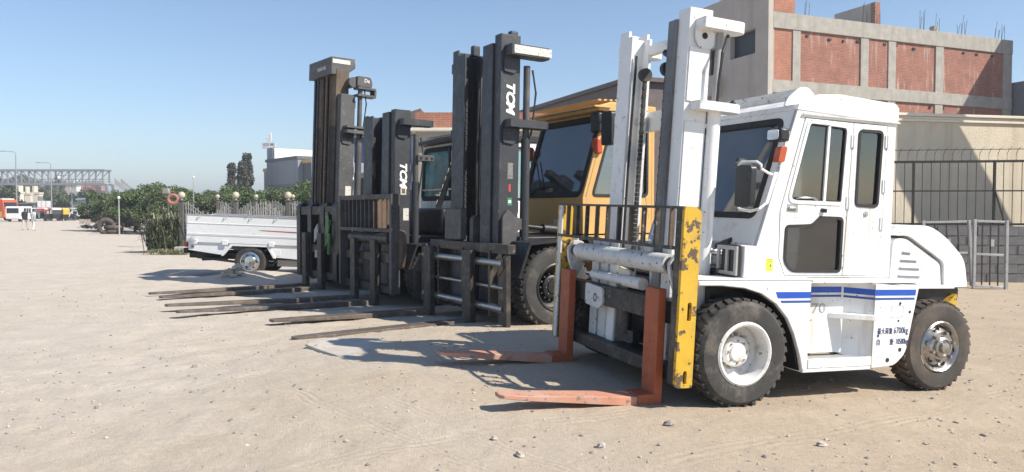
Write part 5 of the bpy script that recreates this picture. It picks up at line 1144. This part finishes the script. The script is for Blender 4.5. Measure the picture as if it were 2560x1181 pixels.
# ------------------------------------------------------------------ people
def person(name, label, loc, rz, mats, top_z, hem_z, H=1.72, stride=.22, arm=.25, group=None, robe=False):
    J = {}
    def P(k, x, y, z, r): J[k] = (Vector((x,y,z)), r)
    P('pel',0,0,.95,(.15,.115)); P('bel',0,.0,1.10,(.145,.11)); P('che',0,.01,1.32,(.17,.12)); P('nek',0,.015,1.47,(.06,.06)); P('hd0',0,.03,1.55,(.075,.085)); P('hd1',0,.035,1.66,(.082,.095)); P('hd2',0,.03,1.73,(.05,.06))
    E_ = [('pel','bel'),('bel','che'),('che','nek'),('nek','hd0'),('hd0','hd1'),('hd1','hd2')]
    for s, n in ((-1,'L'),(1,'R')):
        f = stride*s
        P('hip'+n,.095*s,0,.90,(.095,.10)); P('kne'+n,.10*s,f*.55+.03,.50,(.062,.065)); P('ank'+n,.10*s,f,.09,(.042,.045)); P('toe'+n,.11*s,f+.17,.035,(.035,.028)); P('hel'+n,.10*s,f-.05,.04,(.035,.035))
        P('sho'+n,.19*s,.01,1.40,(.062,.062)); P('elb'+n,.25*s,-.02-arm*s*.3,1.13,(.045,.045)); P('wri'+n,.26*s,.06-arm*s*.5,.90,(.030,.030)); P('pal'+n,.26*s,.08-arm*s*.5,.83,(.036,.022))
        E_ += [('pel','hip'+n),('hip'+n,'kne'+n),('kne'+n,'ank'+n),('ank'+n,'toe'+n),('ank'+n,'hel'+n),('che','sho'+n),('sho'+n,'elb'+n),('elb'+n,'wri'+n),('wri'+n,'pal'+n)]
        for k, (dy, L) in enumerate(((-.03,.07),(-.01,.085),(.012,.08),(.03,.065))):
            b = J['pal'+n][0]; P(f'f{k}{n}',b.x-.01*s,b.y+dy,b.z-.055,(.009,.009)); P(f'g{k}{n}',b.x-.02*s,b.y+dy*1.1,b.z-.055-L*.6,(.008,.008)); E_ += [('pal'+n,f'f{k}{n}'),(f'f{k}{n}',f'g{k}{n}')]
        P('th'+n,J['pal'+n][0].x,J['pal'+n][0].y+.05,J['pal'+n][0].z-.01,(.010,.010)); E_.append(('wri'+n,'th'+n))
    ks = list(J); me = bpy.data.meshes.new(name); me.from_pydata([J[k][0] for k in ks], [(ks.index(a),ks.index(b)) for a,b in E_], [])
    o = bpy.data.objects.new(name, me); col.objects.link(o)
    sk = o.modifiers.new('skin','SKIN'); sk.use_smooth_shade = True
    for i, k in enumerate(ks): me.skin_vertices[0].data[i].radius = J[k][1]; me.skin_vertices[0].data[i].use_root = (k == 'pel')
    o.modifiers.new('sub','SUBSURF').levels = 1; o.modifiers['sub'].render_levels = 1
    bpy.context.view_layer.update()
    m2 = bpy.data.meshes.new_from_object(o.evaluated_get(bpy.context.evaluated_depsgraph_get())); bpy.data.objects.remove(o)
    m2.materials.clear()
    for m_ in mats: m2.materials.append(m_)      # skin, top, trousers, hair, shoes
    for p in m2.polygons:
        c = p.center; ar = abs(c.x) > .215 and c.z < 1.30
        if c.z > 1.60 or (c.z > 1.50 and c.y < .02): i = 3
        elif c.z > 1.46: i = 0
        elif ar: i = 0 if c.z < .95 or (c.z < 1.10 and not robe) else 1
        elif c.z > hem_z: i = 1
        elif c.z > .075: i = 2
        else: i = 4
        p.material_index = i; p.use_smooth = True
    o = bpy.data.objects.new(name, m2); col.objects.link(o); o.location = loc; o.rotation_euler = (0,0,rz); o.scale = (H/1.78,)*3
    tag(o, label, 'person', group); return o
skin = mat('skin', (.28,.16,.10), .6); hair = mat('dark_hair', (.02,.016,.013), .7); cl_d = mat('dark_shirt', (.035,.038,.045), .85); cl_b = mat('pale_trousers', (.45,.42,.38), .85)
cl_w = mat('white_cotton', (.72,.72,.70), .85); cl_s = mat('pale_green_shirt', (.55,.60,.58), .85); shoe = mat('dark_shoes', (.03,.028,.025), .7)
person('person', 'person in a dark shirt and pale trousers walking away across the yard', (*at(62,58.2),0), R(5), [skin,cl_d,cl_b,hair,shoe], 1.4, .82, 1.72, .20, .3)
person('person', 'person in white clothes walking away beside the dark-shirted one', (*at(83,57.0),0), R(-8), [skin,cl_s,cl_w,hair,shoe], 1.4, .95, 1.68, -.16, .3, robe=True)

# ------------------------------------------------------------------ footbridge over the road
BY = 150; zb = CAM_H+(525-461)/FPX*BY; zt = CAM_H+(525-426)/FPX*BY
br = empty('footbridge', (0, BY, 0)); tag(br, 'grey steel truss footbridge over the road at far left', 'bridge')
st = mat('bridge_steel', (.25,.26,.28), .6, .1, var=.06); stp = mat('bridge_panel', (.42,.41,.42), .8)
xe = at(262,BY)[0]; P_ = 34/FPX*BY
for yy in (0, 2.4):
    MB().bar((xe-13*P_,yy,zt),(xe+.2,yy,zt),.34,.34).build('top_chord', st, br); MB().bar((xe-13*P_,yy,zb),(xe+.2,yy,zb),.42,.42).build('bottom_chord', st, br)
    for k in range(12):
        x = xe-.2-k*P_; MB().bar((x,yy,zb),(x,yy,zt),.26,.26).build('truss_post', st, br)
        a, b_ = ((x,yy,zb),(x-P_,yy,zt)) if k >= 4 else ((x-P_,yy,zb),(x,yy,zt))
        MB().bar(a, b_, .15 if k >= 4 else .08, .15).build('truss_diagonal', st, br)
    for z in (.5, 1.0): MB().bar((xe-13*P_,yy+.1,zb+z),(xe,yy+.1,zb+z),.06,.06).build('handrail', st, br)
MB().box(xe-13*P_,xe,.1,2.3,zb+.12,zb+.25).build('deck', stp, br)
for yy in (0,2.4): MB().bar((xe+.9,yy,0),(xe+.5,yy,zb),.5,.5).build('support_post', st, br); MB().bar((xe+3.2,yy,0),(xe+.3,yy,zb-.2),.35,.35).build('support_brace', st, br)
stair = MB().prism([(xe+.4,zb+.2),(xe+.4,zb+1.4),(xe+9.0,.9),(xe+9.0,-.1)],'xz',3.2,3.3).build('stair_panel', stp, br); MB().prism([(xe+.4,zb+.2),(xe+.4,zb+1.4),(xe+9.0,.9),(xe+9.0,-.1)],'xz',5.6,5.7).build('stair_panel', stp, br)
for k in range(14): MB().box(xe+.6+.6*k,xe+1.2+.6*k,3.31,5.59,zb-.45*k-.1,zb-.45*k).build('stair_tread', stp, br)
person('person', 'person in dark clothes crossing the footbridge', (at(135,BY)[0],BY+1,zb+.26), R(80), [skin,cl_d,cl_d,hair,shoe], 1.4, .9, 1.75, .2)
person('person', 'person in a white top behind another on the footbridge', (at(139.5,BY)[0],BY+1.2,zb+.26), R(80), [skin,cl_w,cl_d,hair,shoe], 1.4, .9, 1.68, .2)
# street lamps
for px, py, Y, lab in ((43,380,128,'tall street lamp left of the footbridge truss diagonals'),(130,408,138,'street lamp standing right behind the two people on the footbridge'),(181,440,150,'most distant street lamp seen through the footbridge')):
    z = CAM_H+(525-py)/FPX*Y; l = empty('street_lamp', (*at(px,Y),0)); tag(l, lab, 'street lamp', 'street lamps')
    MB().cyl((0,0,0),(0,0,z-.5),.13,.07,8).build('pole', st, l); MB().tube([(0,0,z-.5),(-.1,0,z-.1),(-.6,0,z),(-1.9,0,z+.05)],.05,6).build('arm', st, l); MB().loft([(-2.7,-.12,.12,z+.02,z+.10),(-1.8,-.15,.15,z,z+.12)]).build('lantern', st, l)
# ------------------------------------------------------------------ traffic
def bus(px0, Y, rz, label):
    b = empty('bus', (*at(px0,Y),0), rz=rz); tag(b, label, 'bus'); ro = mat('bus_orange', (.62,.10,.03), .4); ye = mat('bus_yellow', (.62,.50,.12), .4)
    MB().prism(rpoly([(-9,.45),(-9,2.95),(-.2,3.0),(.05,1.6),(0,.45)],.2,4),'xz',-1.2,1.2).build('body', ro, b, bevel=.08)
    for k in range(6): MB().box(-8.6+1.35*k,-7.5+1.35*k,-1.215,-1.201,1.55,2.5).build('window', MT['darkwin'], b)
    MB().box(-8.9,-.3,-1.21,-1.20,.55,1.3).build('yellow_panel', ye, b); MB().box(-9,-.4,-1.0,1.0,3.0,3.15).build('roof_rack', mat('bus_roof', (.75,.73,.70), .5), b)
    MB().prism([(-1.05,1.55),(-1.05,2.6),(1.05,2.6),(1.05,1.55)], lambda u,v,w: (.03-.1*(v-1.5)+w,u,v),0,.02).build('windscreen', MT['darkwin'], b)
    for x in (-7,-1.8):
        for s in (-1,1): car_wheel(b, x, 1.2*s, .48, .3, s)
bus(28, 108, R(-12), 'orange and yellow bus cut off by the left edge of the picture')
def van(px, Y, rz, c, label, L=4.6, H=2.1, group=None):
    v = empty('minibus' if H > 1.8 else 'car', (*at(px,Y),0), rz=rz); tag(v, label, 'minibus' if H > 1.8 else 'car', group); m_ = mat('car_paint_%d' % px, c, .35)
    pr = [(-L/2,.35),(-L/2,H*.95),(-L/2+.3,H),(L*.28,H),(L*.44,H*.58),(L/2,H*.50),(L/2,.35)] if H > 1.8 else [(-L/2,.3),(-L/2,.85),(-L*.38,.95),(-L*.25,H),(L*.12,H),(L*.27,.95),(L/2,.82),(L/2,.3)]
    MB().prism(rpoly(pr,.12,3),'xz',-.82,.82).build('body', m_, v, bevel=.06)
    wz0, wz1 = (H*.56,H*.88) if H > 1.8 else (.97,H-.1)
    for k in range(3):
        xa = -L*.22+k*L*.16; MB().box(xa, xa+L*.13, -.835,-.821,wz0,wz1).build('window', MT['darkwin'], v)
    MB().prism([(-.7,wz0),(-.7,wz1),(.7,wz1),(.7,wz0)], lambda a,b_,w: (-L/2-.02+w+(0 if H > 1.8 else (b_-.95)*.5+L*.10),a,b_),0,.015).build('rear_window', MT['darkwin'], v)
    for x in (-L*.32,L*.32):
        for s in (-1,1): car_wheel(v, x, .8*s, .31, .19, s)
van(52, 100, R(100), (.75,.75,.74), 'white minibus standing behind the two walking people', 4.4, 2.0)
van(206, 112, R(8), (.72,.73,.74), 'white car parked by the end of the hedge', 4.2, 1.45, 'parked white cars')
van(214, 118, R(5), (.70,.70,.70), 'pale car parked behind the white one by the hedge', 4.4, 1.5, 'parked white cars')
def tuktuk(px, Y, rz, c, roofc, label):
    t_ = empty('auto_rickshaw', (*at(px,Y),0), rz=rz); tag(t_, label, 'auto rickshaw', 'auto rickshaws by the roadside'); cm = mat('rick_%d' % px, c, .5); rm = mat('rick_roof_%d' % px, roofc, .6); bk = MT['black']
    MB().prism(rpoly([(-1.2,.3),(-1.25,.95),(-.3,.95),(-.2,.45),(.6,.45),(.8,1.0),(1.15,.9),(1.25,.35)],.08,3),'xz',-.6,.6).build('body', bk, t_, bevel=.03)
    MB().prism(rpoly([(-1.35,1.55),(-1.25,1.80),(.75,1.85),(1.0,1.6),(.9,1.6),(.65,1.75),(-1.1,1.70),(-1.25,1.5)],.06,3),'xz',-.68,.68).build('canopy', rm, t_, bevel=.02)
    MB().prism([(-1.3,.9),(-1.33,1.55),(-1.24,1.55),(-1.22,.9)],'xz',-.62,.62).build('back_panel', cm, t_)
    for x in (-1.2,.85):
        for s in (-1,1): MB().bar((x,.6*s,.9),(x-.05,.62*s,1.65),.04).build('canopy_post', cm, t_)
    for x, y in ((-.8,.55),(-.8,-.55),(1.0,0)): car_wheel(t_, x, y, .22, .1, 1 if y > 0 else -1)
tuktuk(98, 104, R(20), (.60,.22,.06), (.80,.78,.74), 'black auto rickshaw with white canopy and orange back nearest the bus')
tuktuk(126, 106, R(160), (.05,.05,.05), (.78,.75,.70), 'black auto rickshaw with white canopy in the middle of the row')
tuktuk(145, 107, R(175), (.65,.38,.05), (.68,.42,.08), 'auto rickshaw with yellow sides in the roadside row')
tuktuk(166, 108, R(10), (.05,.05,.06), (.30,.32,.34), 'dark auto rickshaw with grey canopy at the right of the row')
tuktuk(184, 112, R(30), (.5,.5,.5), (.75,.75,.75), 'auto rickshaw with pale canopy nearest the hedge')
# billboard, shade roofs, low walls by the road
bo = empty('billboard', (*at(111,128),0), rz=R(8)); tag(bo, 'red and white hoarding standing by the roadside', 'billboard')
MB().box(-1.0,1.0,-.08,.08,1.55,3.05).build('panel', mat('white_board', (.72,.72,.72), .6), bo); MB().box(-1.02,1.02,-.10,-.081,1.3,2.0).build('red_panel', mat('red_board', (.5,.05,.05), .6), bo)
for x in (-.8,.8): MB().bar((x,0,0),(x,0,1.6),.12).build('leg', st, bo)
for x in (-.35,.33): MB().bar((x,-.09,2.0),(x,-.09,3.05),.05,.03).build('divider', st, bo)
for px0, px1, pt, Y, c, lab in ((150,176,492,170,(.38,.50,.52),'pale blue-green sheet roof shed beyond the rickshaws'),(178,226,488,165,(.40,.40,.36),'long beige canopy roof on posts beyond the parked cars'),(195,222,497,140,(.30,.38,.42),'grey-blue shed behind the parked white cars'),(46,80,508,150,(.18,.19,.22),'dark blue-grey shed behind the minibus'),(198,232,548,86,(.45,.39,.32),'low beige wall at the end of the hedge')):
    x0, x1 = at(px0,Y)[0], at(px1,Y)[0]; z = CAM_H+(525-pt)/FPX*Y
    s_ = empty('shed' if z > 1 else 'low_wall', (x0,Y,0)); tag(s_, lab, 'shed' if z > 1 else 'wall'); m_ = mat('shed_%d' % px0, c, .8); w = x1-x0
    if z > 1:
        MB().prism([(-.2,z-.25),(-.2,z),(w+.2,z+.15),(w+.2,z-.1)],'xz',-.3,5).build('roof', m_, s_); MB().box(0,w,.5,4.8,0,z-.26).build('wall', mat('shed_wall_%d' % px0, tuple(v*.7 for v in c), .9), s_)
    else: MB().box(0,w,0,.3,0,max(z,.7)).build('wall', m_, s_, bevel=.02); MB().box(-.1,w+.1,-.08,.38,max(z,.7)+.002,max(z,.7)+.12).build('coping', MT['creamtrim'], s_)
# ------------------------------------------------------------------ far town on the rise
rh = random.Random(21); facs = []
def facade(name, c, win=True):
    m_, t, b = mk(name); tc = t.nodes.new('ShaderNodeTexCoord'); br_ = t.nodes.new('ShaderNodeTexBrick'); mp = t.nodes.new('ShaderNodeMapping'); mp.inputs['Rotation'].default_value = (R(90),0,0)
    t.links.new(tc.outputs['Object'], mp.inputs[0]); t.links.new(mp.outputs[0], br_.inputs['Vector']); br_.offset = 0
    br_.inputs['Color1'].default_value = rgba(tuple(x*.25 for x in c)); br_.inputs['Color2'].default_value = rgba(tuple(x*.35 for x in c)); br_.inputs['Mortar'].default_value = rgba(c)
    br_.inputs['Scale'].default_value = 1; br_.inputs['Brick Width'].default_value = 2.6; br_.inputs['Row Height'].default_value = 3.0; br_.inputs['Mortar Size'].default_value = .85; br_.inputs['Mortar Smooth'].default_value = .05
    t.links.new(br_.outputs[0], b.inputs['Base Color']); b.inputs['Roughness'].default_value = .9; return m_
fm = [facade('far_brick', (.34,.16,.12)), facade('far_pink', (.50,.40,.36)), facade('far_cream', (.58,.52,.42)), facade('far_white', (.66,.64,.61)), facade('far_brown', (.30,.20,.17))]
houses = [(45,58,485,503,190,2,'square yellow-cream block'),(66,80,488,502,200,2,'yellow-cream house'),(82,104,486,503,205,2,'long yellow-cream house'),(84,96,474,490,330,1,'pale pink house'),(108,122,478,495,350,4,'brown brick house'),(122,138,473,496,340,0,'red brick house'),
    (138,152,476,494,300,4,'dark red house with steep gable'),(150,166,470,492,300,0,'red brick block'),(168,182,467,492,280,1,'tall pinkish block'),(184,200,466,492,275,3,'tall white block'),(200,216,472,490,290,0,'brick block'),(214,232,470,492,285,0,'red brick block'),(232,248,468,494,270,0,'dark brick block'),(246,264,470,498,262,4,'brown brick block'),
    (0,14,474,482,420,3,'low white house'),(12,26,470,478,450,3,'white roofed house'),(24,40,472,480,430,1,'pale house'),(56,72,470,480,440,1,'faint pink house'),(70,88,466,476,470,3,'faint white house'),(96,112,468,478,460,1,'faint pink block'),(112,130,464,474,480,4,'faint brown block')]
HN = {}
for px0, px1, pt, pb, Y, c, lab in houses:
    x0, x1 = at(px0,Y)[0], at(px1,Y)[0]; z1 = CAM_H+(525-pt)/FPX*Y; d_ = (x1-x0)*.9
    h = empty('house', ((x0+x1)/2, Y, 0), rz=R(rh.uniform(-25,25))); w = (x1-x0)*.48
    gz = ground_z((x0+x1)/2, Y)
    MB().box(-w,w,-d_/2,d_/2,min(gz-2,0),z1).build('walls', fm[c], h); MB().box(-w-.15,w+.15,-d_/2-.15,d_/2+.15,z1+.01,z1+.5).build('parapet', mat('parapet_%d_%d' % (px0,pt), [(.34,.2,.16),(.45,.37,.34),(.52,.47,.38),(.6,.58,.56),(.28,.2,.18)][c], .9), h)
    MB().box(-w*.5,-w*.1,-1,1,z1+.5,z1+2.2).build('roof_hut', fm[c], h)
    HN[lab] = HN.get(lab, 0)+1
    where = 'far left of' if px0 < 45 else 'left of' if px0 < 125 else 'under the middle of' if px0 < 185 else 'under the right end of'
    tag(h, 'distant '+lab+(' on the rise ' if HN[lab] == 1 else ' farther right on the rise ')+where+' the footbridge', 'house', 'houses of the far town')
ft = tree_meshes(70, 2600, 3.2, 3.0, 1.0, 5.6, .5, dome, 'leaf2', 3.2, 22, .15)
for k, (px, Y, s_, lab) in enumerate(((12,150,1.0,'dusty green tree behind the orange bus'),(28,160,1.1,'dusty green tree right of the bus roof'),(62,230,1.5,'far tree between the yellow-cream houses'),(75,300,1.7,'faint tree above the yellow-cream houses'),(118,240,1.2,'dusty tree behind the red and white hoarding'),(142,150,.75,'round tree behind the middle rickshaw'),(150,260,1.5,'dark far tree beside the pinkish block'),(168,150,.8,'dusty tree behind the dark rickshaw'),(196,118,.35,'small bush by the parked cars'),(222,150,.9,'tree behind the parked white cars'),(50,330,1.8,'faint tree under the footbridge'),(5,260,1.6,'faint tree at the left edge under the footbridge'))):
    X, Y_ = at(px,Y); plant('roadside_tree', ft, (X,Y_,ground_z(X,Y_)), k*1.3, s_, lab, 'tree', 'trees by the far road')
# overhead wire posts by the road
for px, pt, Y in ((181,497,120),(222,492,118)):
    z = CAM_H+(525-pt)/FPX*Y; o = MB().cyl((0,0,0),(0,0,z),.09,.07,8).build('post', st); o.location = (*at(px,Y),0); tag(o, 'pale post %s the parked white cars' % ('left of' if px < 200 else 'right of'), 'post')
for px, pt, Y, wpx in ((300,470,135,8),(322,476,138,5)):
    pass
# ------------------------------------------------------------------ haze
hz = MB().box(-1900,1900,-29,2590,-1.2,45).build('haze', None, smooth=0)
m, t, b = mk('thin_haze'); t.nodes.remove(b); pv = t.nodes.new('ShaderNodeVolumePrincipled'); pv.inputs['Color'].default_value = (.86,.90,.96,1); pv.inputs['Density'].default_value = .0011; pv.inputs['Anisotropy'].default_value = .2
t.links.new(pv.outputs[0], t.nodes['Material Output'].inputs['Volume']); hz.data.materials.clear(); hz.data.materials.append(m); tag(hz, 'thin pale haze over the far road and town', 'haze', kind='stuff')
